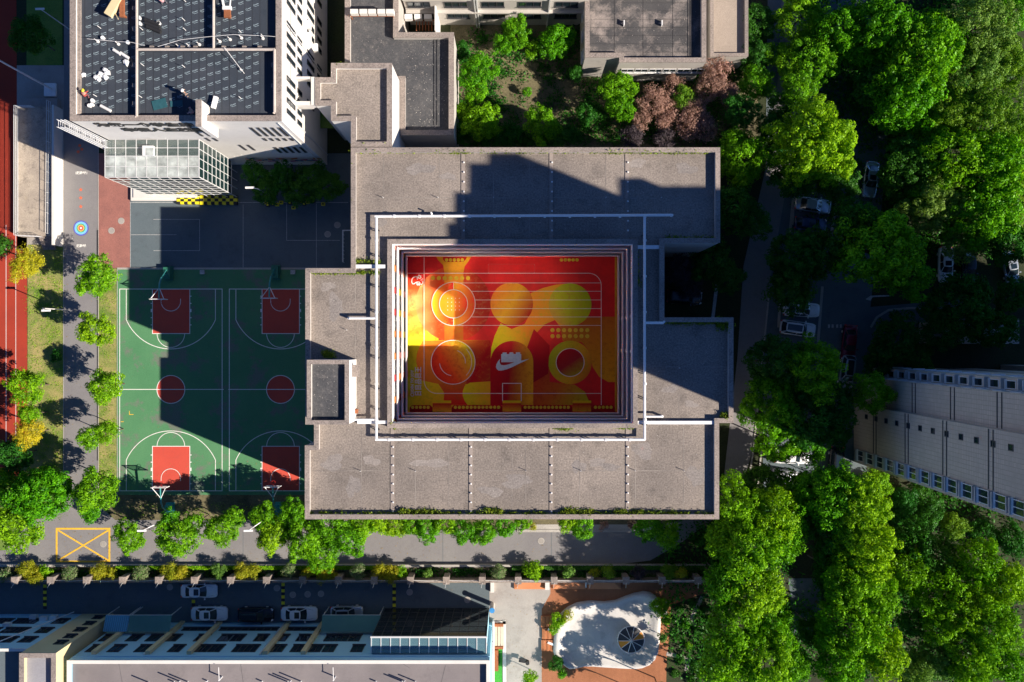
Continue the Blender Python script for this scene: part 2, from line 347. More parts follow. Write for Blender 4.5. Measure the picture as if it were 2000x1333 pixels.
# sports court markings
b = MB(); z = .034
def C(x, y): return P(x, y)
rd = MB()
for ox in (0, 214):
    x0, x1 = 234+ox, 434+ox
    b.line(PX([(x0,565),(x1,565),(x1,959),(x0,959)]), .09, z, closed=True)
    b.line(PX([(x0-2,761),(x1+3,761)]), .09, z+.004)
    cx = 334+ox; c = C(cx, 761)
    rd.disc(c[0], c[1], z-.002, 1.8, 48); ring = [(c[0]+1.82*cos(a), c[1]+1.82*sin(a)) for a in [2*pi*i/48 for i in range(48)]]; b.line(ring, .09, z+.008, closed=True)
    for s, yb in ((1, 565), (-1, 959)):
        yk = yb + s*87
        rd.flat(PX([(cx-36,yb),(cx+37,yb),(cx+37,yk),(cx-36,yk)]), z-.002)
        b.line(PX([(cx-36,yb),(cx-36,yk),(cx+37,yk),(cx+37,yb)]), .09, z+.008)
        b.line(PX([(cx+27*cos(a), yk+s*27*sin(a)) for a in [pi*i/24 for i in range(25)]]), .08, z+.012)
        ya = yb + s*60; pts = [(cx-87,yb),(cx-87,ya)] + [(cx-95*cos(a), yb+s*(22+95*sin(a))) for a in [radians(23.6+(132.8)*i/40) for i in range(41)]] + [(cx+87,ya),(cx+87,yb)]
        b.line(PX([p for i,p in enumerate(pts) if i not in (1,43)]), .09, z+.016)
        b.line(PX([(cx-19,yb+s*19)] + [(cx-19*cos(a), yb+s*(24+19*sin(a))) for a in [pi*i/20 for i in range(21)]] + [(cx+19,yb+s*19)]), .07, z+.020)
        for t in (14, 28, 42, 56, 70):
            wd = .42 if t == 42 else .12
            for sx in (-1, 1):
                p = C(cx+.5+sx*36.5, yb+s*t); b.box(p[0]+sx*.02, p[1]-wd/2, z+.02, p[0]+sx*.22, p[1]+wd/2, z+.022)
b.struct('court_lines', M['line']); rd.struct('court_key_areas', M['redkey'])
b = MB()
b.line(PX([(253,803),(253,810),(261,810)]), .08, z); b.line(PX([(236,824),(242,824)]), .08, z); b.struct('badminton_marks', M['yellowline'])
# yard lines, path markings
b = MB()
for pts in ([(255,395),(255,524)], [(255,459),(345,459)], [(300,429),(390,429),(390,490),(300,490)], [(475,400),(475,524)], [(560,398),(560,470),(664,470)],[(618,398),(618,522)]): b.line(PX(pts), .06, .036)
b.line(PX([(254,396),(680,396)]), .07, .030); b.struct('yard_lines', M['lineworn'])
b = MB(); b.line(PX([(229,525),(700,525)]), .25, .04); b.struct('court_edge_strip', M['kerb'])
b = MB()
for x in (124.5, 192.5): b.line(PX([(x,210),(x,1000)]), .10, .06)
b.line(PX([(229.5,526),(229.5,980)]), .08, .045)
b.struct('path_edging', M['kerb'])
b = MB(); b.line(PX([(191,450),(191,525)]), .16, .07); b.line(PX([(191,560),(191,900)]), .10, .066); b.struct('path_drain', M['black'])
cx, cy = C(158.5, 446)
for i, (r, c) in enumerate([(1.0,(.10,.09,.42)),(.84,(.20,.50,.85)),(.62,(.12,.55,.62)),(.56,(.05,.35,.10)),(.44,(.80,.40,.12)),(.30,(.75,.06,.05)),(.14,(.8,.75,.7))]):
    MB().disc(cx, cy, .034+.004*i, r, 40).struct('painted_target', plain('target_paint', c, .7))
b = MB()
for y in (371, 387, 404):
    p = C(158, y); pts = []
    for i in range(10): r_ = .26 if i%2==0 else .13; pts.append((p[0]+r_*sin(i*pi/5), p[1]+r_*cos(i*pi/5)))
    b.flat(pts, .036)
for x, y in ((153,297),(160,292),(156,285)): p = C(x,y); b.disc(p[0],p[1],.036,.2,10)
b.struct('painted_stars', plain('orange_paint', (.75,.14,.06), .7))
b = MB(); p0 = C(149, 342); p1 = C(169, 336)
for x in (148, 169.5): b.flat(PX([(x,336),(x+1,336),(x+1,341),(x,341)]), .036)
b.struct('path_marks', M['line'])
def text(body, name, mat, loc, size, rot=(0,0,0), sx=1, parent=None, ext=.003, align='CENTER', bold=0.0):
    c = bpy.data.curves.new(name, 'FONT'); c.body = body; c.size = size; c.align_x = align; c.align_y = 'CENTER'; c.extrude = ext; c.offset = bold; c.resolution_u = 2
    o = bpy.data.objects.new(name, c); COL.objects.link(o); o.rotation_euler = rot; o.scale = (sx,1,1)
    bpy.context.view_layer.update(); dg = bpy.context.evaluated_depsgraph_get()
    me = bpy.data.meshes.new_from_object(o.evaluated_get(dg)); bpy.data.objects.remove(o)
    me.materials.clear(); me.materials.append(mat); r = link_obj(name, me)
    off = OFF.get(parent.name, Vector((0,0,0))) if parent else Vector((0,0,0))
    if parent: r.parent = parent
    r.location = Vector(loc)-off; r.rotation_euler = rot; r.scale = (sx,1,1); return r
p = C(159, 338.5); tag(text('起跑线', 'painted_words', M['line'], (p[0],p[1],.036), .42, sx=1.0, bold=.012), kind='structure')
p = C(159, 481); tag(text('起跑线', 'painted_words', M['line'], (p[0],p[1],.036), .42, bold=.012), kind='structure')
# yellow cross-hatched box
b = MB(); z = .046
b.line(PX([(111,1033),(214,1033),(214,1097),(111,1097)]), .24, z, closed=True)
b.line(PX([(114,1036),(212,1095)]), .2, z+.006); b.line(PX([(114,1095),(212,1036)]), .2, z+.012)
b.struct('yellow_hatched_box', M['yellowline'])
b = MB()
for x in (475, 1077, 865): b.line(PX([(x,1040),(x,1102)]), .05, .042)
b.struct('road_joints', M['asphalt_dark'])
# speed bumps in the alley (yellow and black)
for i, (x, y0, y1) in enumerate([(88,1142,1190),(378,1172,1184),(553,1139,1187),(770,1141,1192)]):
    n = max(2, int((y1-y0)/6)); b = MB()
    for k in range(n):
        b.mi = k % 2; q = rectpx(x-3.2, y0+k*(y1-y0)/n, x+3.2, y0+(k+1)*(y1-y0)/n); b.prism(q, .012, .06)
    b.solo('speed_bump', [M['yellow'], M['black']], ['leftmost black and yellow striped speed bump across the shaded alley','short yellow and black speed bump between two white cars','yellow and black speed bump beside the rear of a white car','yellow and black speed bump running under the glass canopy'][i], 'speed bump', 'speed bumps across the alley')
# manhole covers
for x, y, lab in ((202,1063,'round pale manhole cover inside the yellow hatched box'),(1057,1057,'round pale manhole cover on the sunlit road below the big roof'),(237,432,'upper pale round manhole cover on the red brick paving'),(218,451,'lower pale round manhole cover on the red brick paving'),
                  (541,1149,'pale manhole cover nearest the fence in the shaded alley'),(572,1162,'first of three manhole covers in a row in the alley'),(601,1161,'middle of three manhole covers in a row in the alley'),(627,1160,'last of three manhole covers in a row in the alley'),
                  (800,1157,'pale manhole cover in the alley left of the big sunlit patch'),(913,1172,'large round manhole cover at the edge of the alley shadow'),(332,1147,'round manhole cover left of the single parked white car'),(640,458,'round manhole cover in the dark yard beside the long roof'),(659,440,'small round cover in the dark yard close to the long roof')):
    p = C(x, y); b = MB(); b.cyl(p[0], p[1], .02, .055, .42, 24); b.mi = 1; b.cyl(p[0], p[1], .055, .062, .34, 24)
    b.solo('manhole_cover', [M['kerb'], M['concrete']], lab, 'manhole cover', 'manhole covers')
# ------------------------------------------------------------------ painted courtyard floor
FZ = 1.5
def Z(zx, zy): return P(780+zx/3.92, 480+zy/3.92, FZ)
def ZP(pts): return [Z(*p) for p in pts]
sx = (1-FZ/H)/15/3.92
base = MB(); q = rectpx(700, 440, 1290, 880, 0); base.prism(ZP([(30,40),(1690,40),(1690,1300),(30,1300)]), .02, FZ); floor = base.struct('courtyard_floor', plain('court_red', (.78,.01,.008), .7, var=.1, scale=1))
RED=(.80,.012,.008); DRED=(.55,.004,.008); ORG=(.95,.27,.02); AMB=(.88,.42,.012); YEL=(.78,.68,.006); PEACH=(.92,.42,.13); BRN=(.66,.14,.012); OLV=(.62,.55,.012); SCAR=(.95,.08,.01)
lay = [0]
def paint(name, poly, stops, g0, g1):
    lay[0] += 1; gm = grad('court_gradient', Z(*g0), Z(*g1), stops)
    o = MB().flat(ZP(poly), FZ+.004*lay[0]).build(name, gm, floor); return o
def circ(cx, cy, r, n=64, a0=0, a1=360): return [(cx+r*cos(radians(a0+(a1-a0)*i/n)), cy+r*sin(radians(a0+(a1-a0)*i/n))) for i in range(n+(0 if a1-a0==360 else 1))]
paint('painted_panel', [(63,215),(300,215),(300,725),(63,725)], [(0,RED),(.22,SCAR),(.35,PEACH),(.8,(.85,.45,.05)),(1,(.8,.62,.02))], (63,215),(63,725))
paint('painted_disc', [p for p in circ(412,447,287) if p[1]<726], [(0,PEACH),(.3,SCAR),(1,(.52,.02,.01))], (125,447),(700,447))
paint('painted_neck', [(275,75),(300,115),(335,150),(345,210),(345,725),(490,725),(490,210),(500,160),(530,120),(555,75)], [(0,AMB),(.5,ORG),(1,BRN)], (400,75),(400,725))
paint('painted_mouth', [(333,78),(333,105),(350,125),(490,125),(510,105),(520,78)], [(0,RED),(1,DRED)], (333,78),(333,125))
paint('painted_panel', [(63,725),(697,725),(697,1275),(63,1275)], [(0,OLV),(.4,YEL),(1,AMB)], (63,725),(400,1275))
paint('painted_disc', [p for p in circ(412,893,283,96,180,270) if p[1]>727]+[(697,725),(697,1060),(485,1060),(485,1220),(345,1220),(345,1130),(300,1060),(160,1030)], [(0,ORG),(.45,(.70,.16,.01)),(.75,DRED),(1,(.42,.05,.01))], (135,800),(697,1100))
paint('painted_neck', [(300,1060),(345,1120),(335,1220),(520,1220),(485,1120),(515,1040)], [(0,BRN),(1,RED)], (400,1040),(400,1220))
paint('painted_bulb', [(697,1040),(540,1050),(500,1075),(485,1115),(485,1150),(500,1190),(522,1220),(697,1220)], [(0,YEL),(1,AMB)], (485,1100),(697,1100))
paint('painted_disc', circ(412,893,168), [(0,RED),(.35,SCAR),(.62,ORG),(1,YEL)], (260,980),(560,800))
paint('painted_band', [(1005,365),(1100,325),(1200,300),(1307,290),(1307,616),(1230,620),(1190,570),(1110,605),(1040,680),(980,775),(940,800),(860,735),(700,862),(697,900),(705,780),(730,690),(775,595),(860,640),(960,600),(1010,500),(1022,447)], [(0,YEL),(.5,ORG),(1,AMB)], (697,700),(1250,450))
paint('painted_blob', circ(860,447,163), [(0,ORG),(.5,AMB),(1,DRED)], (730,360),(990,540))
paint('painted_patch', [(1395,600),(1440,545),(1655,545),(1655,1045),(1600,1045),(1530,1005),(1480,930),(1465,860),(1440,790),(1395,740),(1250,730),(1230,616)], [(0,(.62,.13,.01)),(1,AMB)], (1450,545),(1600,1045))
paint('painted_disc', circ(1307,453,163), [(0,(.80,.30,.06)),(.35,(.62,.60,.01)),(1,(.45,.55,.005))], (1150,560),(1470,330))
paint('painted_panel', [(1025,730),(1150,790),(1150,1045),(1250,1055),(1340,1065),(1420,1120),(1455,1200),(1455,1220),(1025,1220)], [(0,DRED),(.5,BRN),(1,OLV)], (1025,900),(1455,1220))
paint('painted_ring', circ(1307,895,166), [(0,(.48,.50,.01)),(.6,AMB),(1,BRN)], (1150,850),(1470,1000))
paint('painted_disc', circ(1307,895,107), [(0,DRED),(.5,(.42,.02,.02)),(1,(.42,.38,.01))], (1250,800),(1380,990))
paint('painted_patch', [(1150,765),(1030,640),(980,775),(1025,880),(1025,1050),(1140,980)], [(0,DRED),(1,(.34,.004,.01))], (1030,640),(1025,1000))
paint('painted_arch', circ(861,895,164,40,180,360)+[(1025,1220),(697,1220)], [(0,DRED),(.45,(.46,.004,.01)),(.62,(.55,.12,.01)),(1,AMB)], (697,900),(1025,930))
# instrument-like outer disc, split ring
paint('painted_ring', circ(415,447,166,40,90,270), [(0,(.62,.66,.02)),(.35,ORG),(.7,SCAR),(1,RED)], (250,447),(415,447))
paint('painted_ring', circ(415,447,166,40,-90,90), [(0,AMB),(.4,ORG),(1,RED)], (415,447),(580,447))
paint('painted_disc', circ(415,447,107), [(0,AMB),(.5,ORG),(1,RED)], (308,447),(522,447))
for x0, x1 in ((80,255),(400,790),(936,1325),(1470,1650)):
    paint('painted_plinth', [(x0,1240),(x0+18,1221),(x1-18,1221),(x1,1240),(x1,1275),(x0,1275)], [(0,DRED),(1,(.25,.003,.005))], (x0,1220),(x0,1275))
for x in (255, 790, 1325):
    paint('painted_block', [(x,1187),(x+142,1187),(x+142,1207),(x,1207)], [(0,YEL),(1,AMB)], (x,1187),(x,1207))
    paint('painted_block', [(x,1207),(x+142,1207),(x+142,1270),(x,1270)], [(0,DRED),(.4,BRN),(1,AMB)], (x,1207),(x,1270))
zz = FZ+.004*(lay[0]+1); b = MB()
def dots(xs, y, r, mat):
    for x in xs:
        c = Z(x, y); b.disc(c[0], c[1], zz, r*sx, 20)
dots([258+44.6*i for i in range(7)], 250, 16, 0); dots([362+30*i for i in range(5)], 111, 13, 0); dots([1240+30*i for i in range(5)], 111, 13, 0)
for y in (648, 694): dots([1172+44.3*i for i in range(7)], y, 16, 0)
dots([103+29.5*i for i in range(5)], 1238, 12, 0); dots([430+30*i for i in range(12)], 1238, 12, 0); dots([963+30*i for i in range(12)], 1238, 12, 0); dots([1500+30*i for i in range(5)], 1238, 12, 0)
b.build('painted_dots', plain('dot_yellow', (.78,.55,.02), .7), floor)
b = MB(); zl = zz+.004; W_ = .075
def zline(pts, w=W_, k=0, closed=False): b.line(ZP(pts), w, zl+.004*k, closed)
zline([(190,78),(190,1040)]+[(290-100*cos(radians(a)),1032+100*sin(radians(a))) for a in range(5,91,8)]+[(1545,1132)], k=0)
zline([(63,213),(1450,213)]+[(1450+95*sin(radians(a)),308-95*cos(radians(a))) for a in range(5,91,8)]+[(1545,1220)], k=1)
for y, x0 in ((287,430),(351,553),(417,580),(483,580),(547,553),(612,430)): zline([(x0,y),(1545,y)], .06, 2)
zline([(790,1190),(790,1055),(933,1055),(933,1190)], .09, 3)
for c in ((415,447,166),(415,447,108),(412,893,168),(1307,895,107)): zline(circ(*c), .08, 4, True)
zline(circ(412,893,94,20,-70,5), .07, 5); zline(circ(412,893,103,20,98,175), .07, 5); zline(circ(412,893,142,24,-45,45), .06, 5)
zline([(415,282),(415,339)], .06, 5); zline([(415,555),(415,613)], .06, 5)
for i in range(4):
    for j in range(4): c = Z(371+29.5*i, 405+29.5*j); b.disc(c[0], c[1], zl+.024, .055, 8)
b.build('painted_lines', M['line'], floor)
# swoosh and brick emblem, rotated words and the line doodle
def L(x, y): return P(940+x/14.81, 670+y/14.81, FZ)
zb = zl+.03; b = MB()
b.flat([L(*p) for p in [(550,460),(480,540),(440,620),(425,700),(450,760),(500,800),(600,800),(740,765),(900,700),(1100,600),(1390,462),(1240,500),(1155,512),(1155,330),(1125,325),(1125,275),(1000,275),(1000,325),(930,325),(930,290),(900,275),(820,275),(805,325),(735,325),(735,280),(620,280),(610,325),(578,330),(578,560),(960,560),(850,600),(720,640),(640,650),(570,635),(540,590),(530,530)]], zb)
b.build('brick_and_swoosh_emblem', plain('pale_paint', (.62,.72,.74), .7), floor)
c = P(817.8, 745.5, FZ); text('日目品目王', 'painted_words', M['line'], (c[0],c[1],zb), .92, (0,0,radians(90)), sx=.82, parent=floor, bold=.02)
c = P(805.6, 745, FZ); text('JOIN TO JOY', 'painted_words', M['line'], (c[0],c[1],zb), .50, (0,0,radians(90)), sx=1.0, parent=floor, bold=.015)
c = P(805.6, 771, FZ); b = MB(); b.line([(c[0]+.2*cos(a),c[1]+.2*sin(a)) for a in [i*pi/6 for i in range(12)]], .08, zb, True)
def D(x, y): return P(800+x/41.67, 530+y/41.67, FZ)
for pts in ([(670,560),(600,470),(500,450),(350,500),(240,600),(190,760),(190,920),(260,1040),(360,1050),(480,960),(600,890),(760,880),(880,960)], [(620,540),(640,700)], [(690,560),(700,440),(760,330),(820,360),(860,440),(950,400)],[(720,560),(840,590),(920,560),(950,480)],[(900,740),(1000,720),(1080,600)],[(1020,800),(1090,900),(1060,1020),(960,1090),(860,1040)],[(600,930),(620,1120),(700,1140),(720,1040),(800,1140),(830,1000)]):
    b.line([D(*p) for p in pts], .1, zb+.004)
b.build('painted_doodle', M['line'], floor)
yb = MB(); yb.prism(ZP([(52,60),(1680,60),(1680,76),(52,76)]), FZ, FZ+.12); yb.prism(ZP([(1650,76),(1664,76),(1664,1270),(1650,1270)]), FZ, FZ+.12); yb.prism(ZP([(54,77),(66,77),(66,1270),(54,1270)]), FZ, FZ+.12)
yb.build('yellow_kerb', plain('kerb_yellow', (.70,.36,.01), .6), floor)
# ------------------------------------------------------------------ building helpers
def shell(root, poly, h, par=.7, t=.7, wall=None, roof=None, cop=None, z0=0, hole=None, coph=.12):
    """outer wall with parapet, coping, roof deck; poly/hole are world-xy outlines"""
    wall = wall or M['wallgrey']; roof = roof or M['roof']; cop = cop or M['coping']
    if area(poly) < 0: poly = poly[::-1]
    inn = inset(poly, t); n = len(poly); zc = h-coph; zr = h-par
    b = MB()
    b.add([(x,y,z0) for x,y in poly]+[(x,y,zc) for x,y in poly], [(i,(i+1)%n,n+(i+1)%n,n+i) for i in range(n)])
    b.add([(x,y,zr-.02) for x,y in inn]+[(x,y,zc) for x,y in inn], [((i+1)%n,i,n+i,n+(i+1)%n) for i in range(n)])
    def ringcap(b, o, i_, z, flip=False):
        k = len(o); b.add([(x,y,z) for x,y in o]+[(x,y,z) for x,y in i_], [((a,k+a,k+(a+1)%k,(a+1)%k) if flip else (a,(a+1)%k,k+(a+1)%k,k+a)) for a in range(k)])
    o2 = inset(poly, -.04); i2 = inset(poly, t+.04); c = MB()
    def coping(o_, i_):
        k = len(o_); ringcap(c, o_, i_, h); ringcap(c, o_, i_, zc, True)
        c.add([(x,y,zc) for x,y in o_]+[(x,y,h) for x,y in o_], [(a,(a+1)%k,k+(a+1)%k,k+a) for a in range(k)])
        c.add([(x,y,zc) for x,y in i_]+[(x,y,h) for x,y in i_], [((a+1)%k,a,k+a,k+(a+1)%k) for a in range(k)])
    coping(o2, i2)
    if hole:
        if area(hole) < 0: hole = hole[::-1]
        ho = inset(hole, -t); m = len(hole)
        b.add([(x,y,zr-.02) for x,y in ho]+[(x,y,zc) for x,y in ho], [(i,(i+1)%m,m+(i+1)%m,m+i) for i in range(m)])
        coping(inset(hole, -t-.04), inset(hole, .04))
        bm = bmesh.new(); f = []
        outs = [bm.verts.new((x,y,zr)) for x,y in inn]; ins = [bm.verts.new((x,y,zr)) for x,y in ho]
        es = [bm.edges.new((outs[i],outs[(i+1)%n])) for i in range(n)] + [bm.edges.new((ins[i],ins[(i+1)%m])) for i in range(m)]
        bmesh.ops.triangle_fill(bm, use_beauty=True, use_dissolve=False, edges=es, normal=(0,0,1))
        d = MB(); bm.verts.index_update(); d.add([tuple(v.co) for v in bm.verts], [[v.index for v in (fc.verts if fc.normal.z >= 0 else reversed(fc.verts))] for fc in bm.faces]); bm.free()
    else:
        d = MB(); d.flat(inn, zr)
    b.build('wall', wall, root); d.build('roof_deck', roof, root); c.build('parapet_coping', cop, root)
WCACHE = {}
def window(root, c, wd, ht, nrm, panes=2, pane=None, frame=None, sill=True, depth=.08, name='window'):
    """window centred at c on a wall whose outward normal is nrm (2-D)"""
    pane = pane or M['window']; frame = frame or M['frame']
    key = (round(wd,2), round(ht,2), panes, pane.name, frame.name, sill, name)
    if key not in WCACHE:
        b = MB(); b.mi = 0; f = .06; x, y = wd/2, ht/2
        b.box(-x, 0, y-f, x, depth, y); b.box(-x, 0, -y, x, depth, -y+f)
        b.box(-x, 0, -y+f, -x+f, depth, y-f); b.box(x-f, 0, -y+f, x, depth, y-f)
        for i in range(1, panes): xx = -x+wd*i/panes; b.box(xx-f/2, 0, -y+f, xx+f/2, depth*.9, y-f)
        if sill: b.box(-x-.08, 0, -y-.1, x+.08, depth+.10, -y-.004)
        b.mi = 1; b.box(-x+f, .0, -y+f, x-f, depth*.35, y-f)
        me = b.mesh(name); me.materials.append(frame); me.materials.append(pane); WCACHE[key] = me
    o = link_obj(name, WCACHE[key], root); o.location = Vector(c)-OFF[root.name]
    o.rotation_euler = (0,0,math.atan2(nrm[1],nrm[0])-pi/2); return o
# ------------------------------------------------------------------ 1. school block round the painted courtyard
h0 = 16.5
outer = PX([(686,289),(1406,289),(1406,474),(1297,474),(1297,621),(1432,621),(1432,826),(1404,826),(1404,1014),(596,1014),(596,871),(614,871),(614,829),(597,829),(597,525),(686,525)], h0)
hx0, hy1 = P(765,476,h0); hx1, hy0 = P(1237,828,h0)
hole = [(hx0,hy0),(hx1,hy0),(hx1,hy1),(hx0,hy1)]
M['joint'] = surf('joint_screed', (.33,.28,.25), (.27,.23,.2), stain=.5)
A = thing('school_building', 'large flat-roofed grey school block in the middle, built round the painted orange courtyard', 'building', (0,0,0))
shell(A, outer, h0, .68, .45, hole=hole)
panels = [plain('panel_'+n_, c, .6) for n_, c in (('red',(.55,.03,.03)),('orange',(.62,.20,.04)),('yellow',(.62,.45,.04)),('pink',(.60,.25,.22)),('dark',(.03,.035,.05)))]
panels[4] = glass('gallery_glazing', (.30,.33,.34), .12); panels[4].node_tree.nodes['Principled BSDF'].inputs['Metallic'].default_value = .8
ww = M['white']; FZs = [4.15, 8.2, 12.25]
b = MB(); b.mi = 0
def ringbox(b, r0, r1, z0, z1):
    """rectangular ring: courtyard side at inset r1, back at r0"""
    x0,y0,x1,y1 = hx0,hy0,hx1,hy1
    b.box(x0+r0,y0+r0,z0,x0+r1,y1-r0,z1); b.box(x1-r1,y0+r0,z0,x1-r0,y1-r0,z1)
    b.box(x0+r1,y0+r0,z0,x1-r1,y0+r1,z1); b.box(x0+r1,y1-r1,z0,x1-r1,y1-r0,z1)
for z in FZs: ringbox(b, -.42, .20, z-.2, z); ringbox(b, .08, .20, z, z+.75)
ringbox(b, -.02, .10, h0-1.3, h0-.14); ringbox(b, -.42, -.30, 0.1, 1.9)
b.build('gallery_parapet', ww, A)
g = MB()
for z in FZs: ringbox(g, .11, .17, z+.93, z+.99)
g.build('gallery_handrail', M['frame'], A)
b = MB(); b2 = MB(); rr = random.Random(4); ex = .42
mirror = glass('west_mirror_glazing', (.90,.91,.90), .14); mirror.node_tree.nodes['Principled BSDF'].inputs['Metallic'].default_value = 1.0  # mirror finish added to bounce sunlight onto the courtyard floor
def wallrun(b, along, fixed, a0, a1, sgn, z0, z1):
    t = a0; k = 0
    while t < a1-.01:
        L_ = min(1.75 if k%2 else .75, a1-t); b.mi = 4 if k%2 else rr.choice([0,0,1,1,2,3,3])
        if along == 'y': b.box(fixed, t, z0, fixed+sgn*.1, t+L_-.02, z1)
        else: b.box(t, fixed, z0, t+L_-.02, fixed+sgn*.1, z1)
        t += L_; k += 1
for z0 in [FZ]+FZs:
    za = z0+.02; zb_ = min(z0+3.8, h0-.8)
    wallrun(b2,'y',hx0-.03,hy0-ex,hy1+ex,-1,za,zb_); wallrun(b,'y',hx1+ex,hy0-ex,hy1+ex,1,za,zb_)
    wallrun(b,'x',hy0-ex,hx0-ex,hx1+ex,-1,za,zb_); wallrun(b,'x',hy1+ex,hx0-ex,hx1+ex,1,za,zb_)
b.build('classroom_wall', panels, A); b2.build('west_classroom_wall', panels[:4]+[mirror], A)
b = MB()
nx = 8; b = MB()
for i in (2,4,6): 
    for y in (hy0-.2, hy1+.2): pieces('gallery_column', [(hx0+(hx1-hx0)*i/nx-.17, y-.08, 1.91, hx0+(hx1-hx0)*i/nx+.17, y+.08, h0-1.31)], ww, A)
for i in (2,3):
    for x in (hx0-.2, hx1+.2): pieces('gallery_column', [(x-.08, hy0+(hy1-hy0)*i/5-.17, 1.91, x+.08, hy0+(hy1-hy0)*i/5+.17, h0-1.31)], ww, A)
# roof joints: pale movement-joint covers and rows of vents
zr = h0-.68; zinc = plain('zinc_sheet', (.78,.78,.78), .5, var=.1, scale=1)
def jb(x0, y0, x1, y1, z=.34): a = P(x0,y0,h0); c = P(x1,y1,h0); pieces('joint_cover', [(a[0],a[1],zr,c[0],c[1],zr+z)], zinc, A)
jb(687,517,752,524,.52); jb(1242,479,1297,486,.52); jb(1242,823,1403,829.5,.5); jb(697,822.5,755,828.5,.5)
b = MB()
for x, y0, y1 in ((905,299,469),(1077,299,469),(1225,299,469),(767,834,1004),(920,834,1004),(1077,834,1004),(1226,834,1004)):
    a = P(x-4,y0,zr); c = P(x+3,y1,zr); pieces('roof_joint', [(a[0],c[1],zr+.001,c[0],a[1],zr+.07)], M['joint'], A)
b = MB()
for xs, y0, y1 in (((749,858,963,1034,1183,1291),299,469),((706,812,877,1000,1027,1132,1241,1335),834,1004)):
    for x in xs: b.line(PX([(x,y0),(x+random.Random(x).uniform(-1,1),(y0+y1)/2),(x,y1)], zr), .05, zr+.012)
b.line(PX([(700,387),(1390,387)], zr), .06, zr+.014); b.line(PX([(604,920),(1390,920)], zr), .06, zr+.014)
b.line(PX([(1326,632),(1326,818)], zr), .05, zr+.012); b.line(PX([(1300,717),(1424,717)], zr), .06, zr+.014); b.line(PX([(694,534),(694,815)], zr), .05, zr+.012)
b.build('roof_crack', surf('crack_sealant', (.17,.15,.14), (.38,.34,.3), mid=1.2), A)
vm = MB(); vm.cyl(0,0,0,.16,.06,8); vm.cyl(0,0,.16,.21,.11,8,.07); vme = vm.mesh('roof_vent'); vme.materials.append(M['pipe'])
for x, ys in ((906,range(318,470,19)),(1078,range(318,470,19)),(1226,range(318,470,19)),(768,[834]+list(range(873,1000,18))),(920,[834]+list(range(873,1000,18))),(1077,[834]+list(range(873,1000,18))),(1226,[834]+list(range(873,1000,18)))):
    for y in ys: o = link_obj('roof_vent', vme, A); p = P(x,y,zr); o.location = (p[0],p[1],zr)
pm = MB(); pm.tube([(0,0,0),(0,0,.62)], .035, 6); pme = pm.mesh('vent_stalk'); pme.materials.append(M['pipe'])
for x, y in ((749,387),(856,387),(964,387),(1183,387),(1291,387),(705,920),(812,920),(1027,919),(1134,919),(1240,919),(1335,919),(678,645),(1326,719)):
    o = link_obj('vent_stalk', pme, A); p = P(x,y,zr); o.location = (p[0],p[1],zr)
zp = zr+.75
def pp(x, y): q = P(x,y,zp); return (q[0],q[1],zp)
Tn = thing('roof_water_pipe', 'long white water pipe running as a rectangle round the courtyard on the big roof', 'pipe', (0,0,zp))
b = MB(); r = .145
b.tube([pp(735,423),pp(735,858)], r); b.tube([pp(733,859),pp(1260,859)], r); b.tube([pp(1259,860),pp(1259,421)], r); b.tube([pp(732,423),pp(1312,420.5)], r)
b.tube([pp(682,622),pp(733,622)], r); b.tube([pp(1260,631),pp(1296,631)], r); b.tube([pp(690,820),pp(733,820)], r*.8); b.tube([pp(1260,814),pp(1292,814)], r*.8)
for a in ((1313,420.5),(681,622),(1297,629),(1294,814),(689,820)): q = pp(*a); b.tube([q,(q[0],q[1],zp-.7)], r, 8)
q = pp(843,417); b.tube([pp(843,421),q,(q[0],q[1],zp+.35)], .1)
b.build('pipe_run', M['white'], Tn)
cps = [(760+47*i_,859,1,0) for i_ in range(11)]+[(770+49*i_,422.5,1,0) for i_ in range(11)]+[(x_,y_,0,1) for y_ in (470,540,610,680,750,820) for x_ in (735,1259.5)]
for x_, y_, ux, uy in cps: q = pp(x_,y_); MB().tube([(q[0]-.12*ux,q[1]-.12*uy,q[2]),(q[0]+.12*ux,q[1]+.12*uy,q[2])], .2, 8).build('pipe_coupling', M['pipe'], Tn)
b = MB()
for x, y in [(735,y) for y in (450,500,560,610,640,700,760,800,840)]+[(x,859) for x in (780,830,890,950,1010,1060,1150,1220)]+[(1259,y) for y in (460,540,600,680,730,780,830)]+[(x,422) for x in (780,850,930,1010,1090,1170,1240)]:
    q = pp(x,y); b.box(q[0]-.28,q[1]-.05,zr,q[0]-.22,q[1]+.05,zp+.02); b.box(q[0]+.22,q[1]-.05,zr,q[0]+.28,q[1]+.05,zp+.02); b.box(q[0]-.28,q[1]-.05,zp-.24,q[0]+.28,q[1]+.05,zp-.17)
b.build('pipe_stand', M['darkframe'], Tn)
rr = random.Random(31)
def blot(px, py, rx, ry, mat, z, name, par):
    n = 30; ph = [rr.uniform(0,6.28) for _ in range(5)]; pts = []
    for i in range(n):
        a = 2*pi*i/n; k = 1+.22*sin(2*a+ph[0])+.16*sin(3*a+ph[1])+.10*sin(5*a+ph[2])+.06*sin(9*a+ph[3]); q = P(px+rx*k*cos(a), py+ry*k*sin(a), z); pts.append(q)
    return MB().flat(pts, z+.004+rr.random()*.002).build(name, mat, par)
pale_ = surf('dried_puddle', (.31,.275,.25), (.25,.22,.20), (.17,.15,.14), big=.4, mid=1.2, fine=5.5, grain=.3, stain=.7); dk_ = surf('damp_stain', (.225,.20,.185), (.27,.24,.22), (.15,.135,.125), big=.5, mid=1.4, fine=5.5, grain=.38, stain=.8)
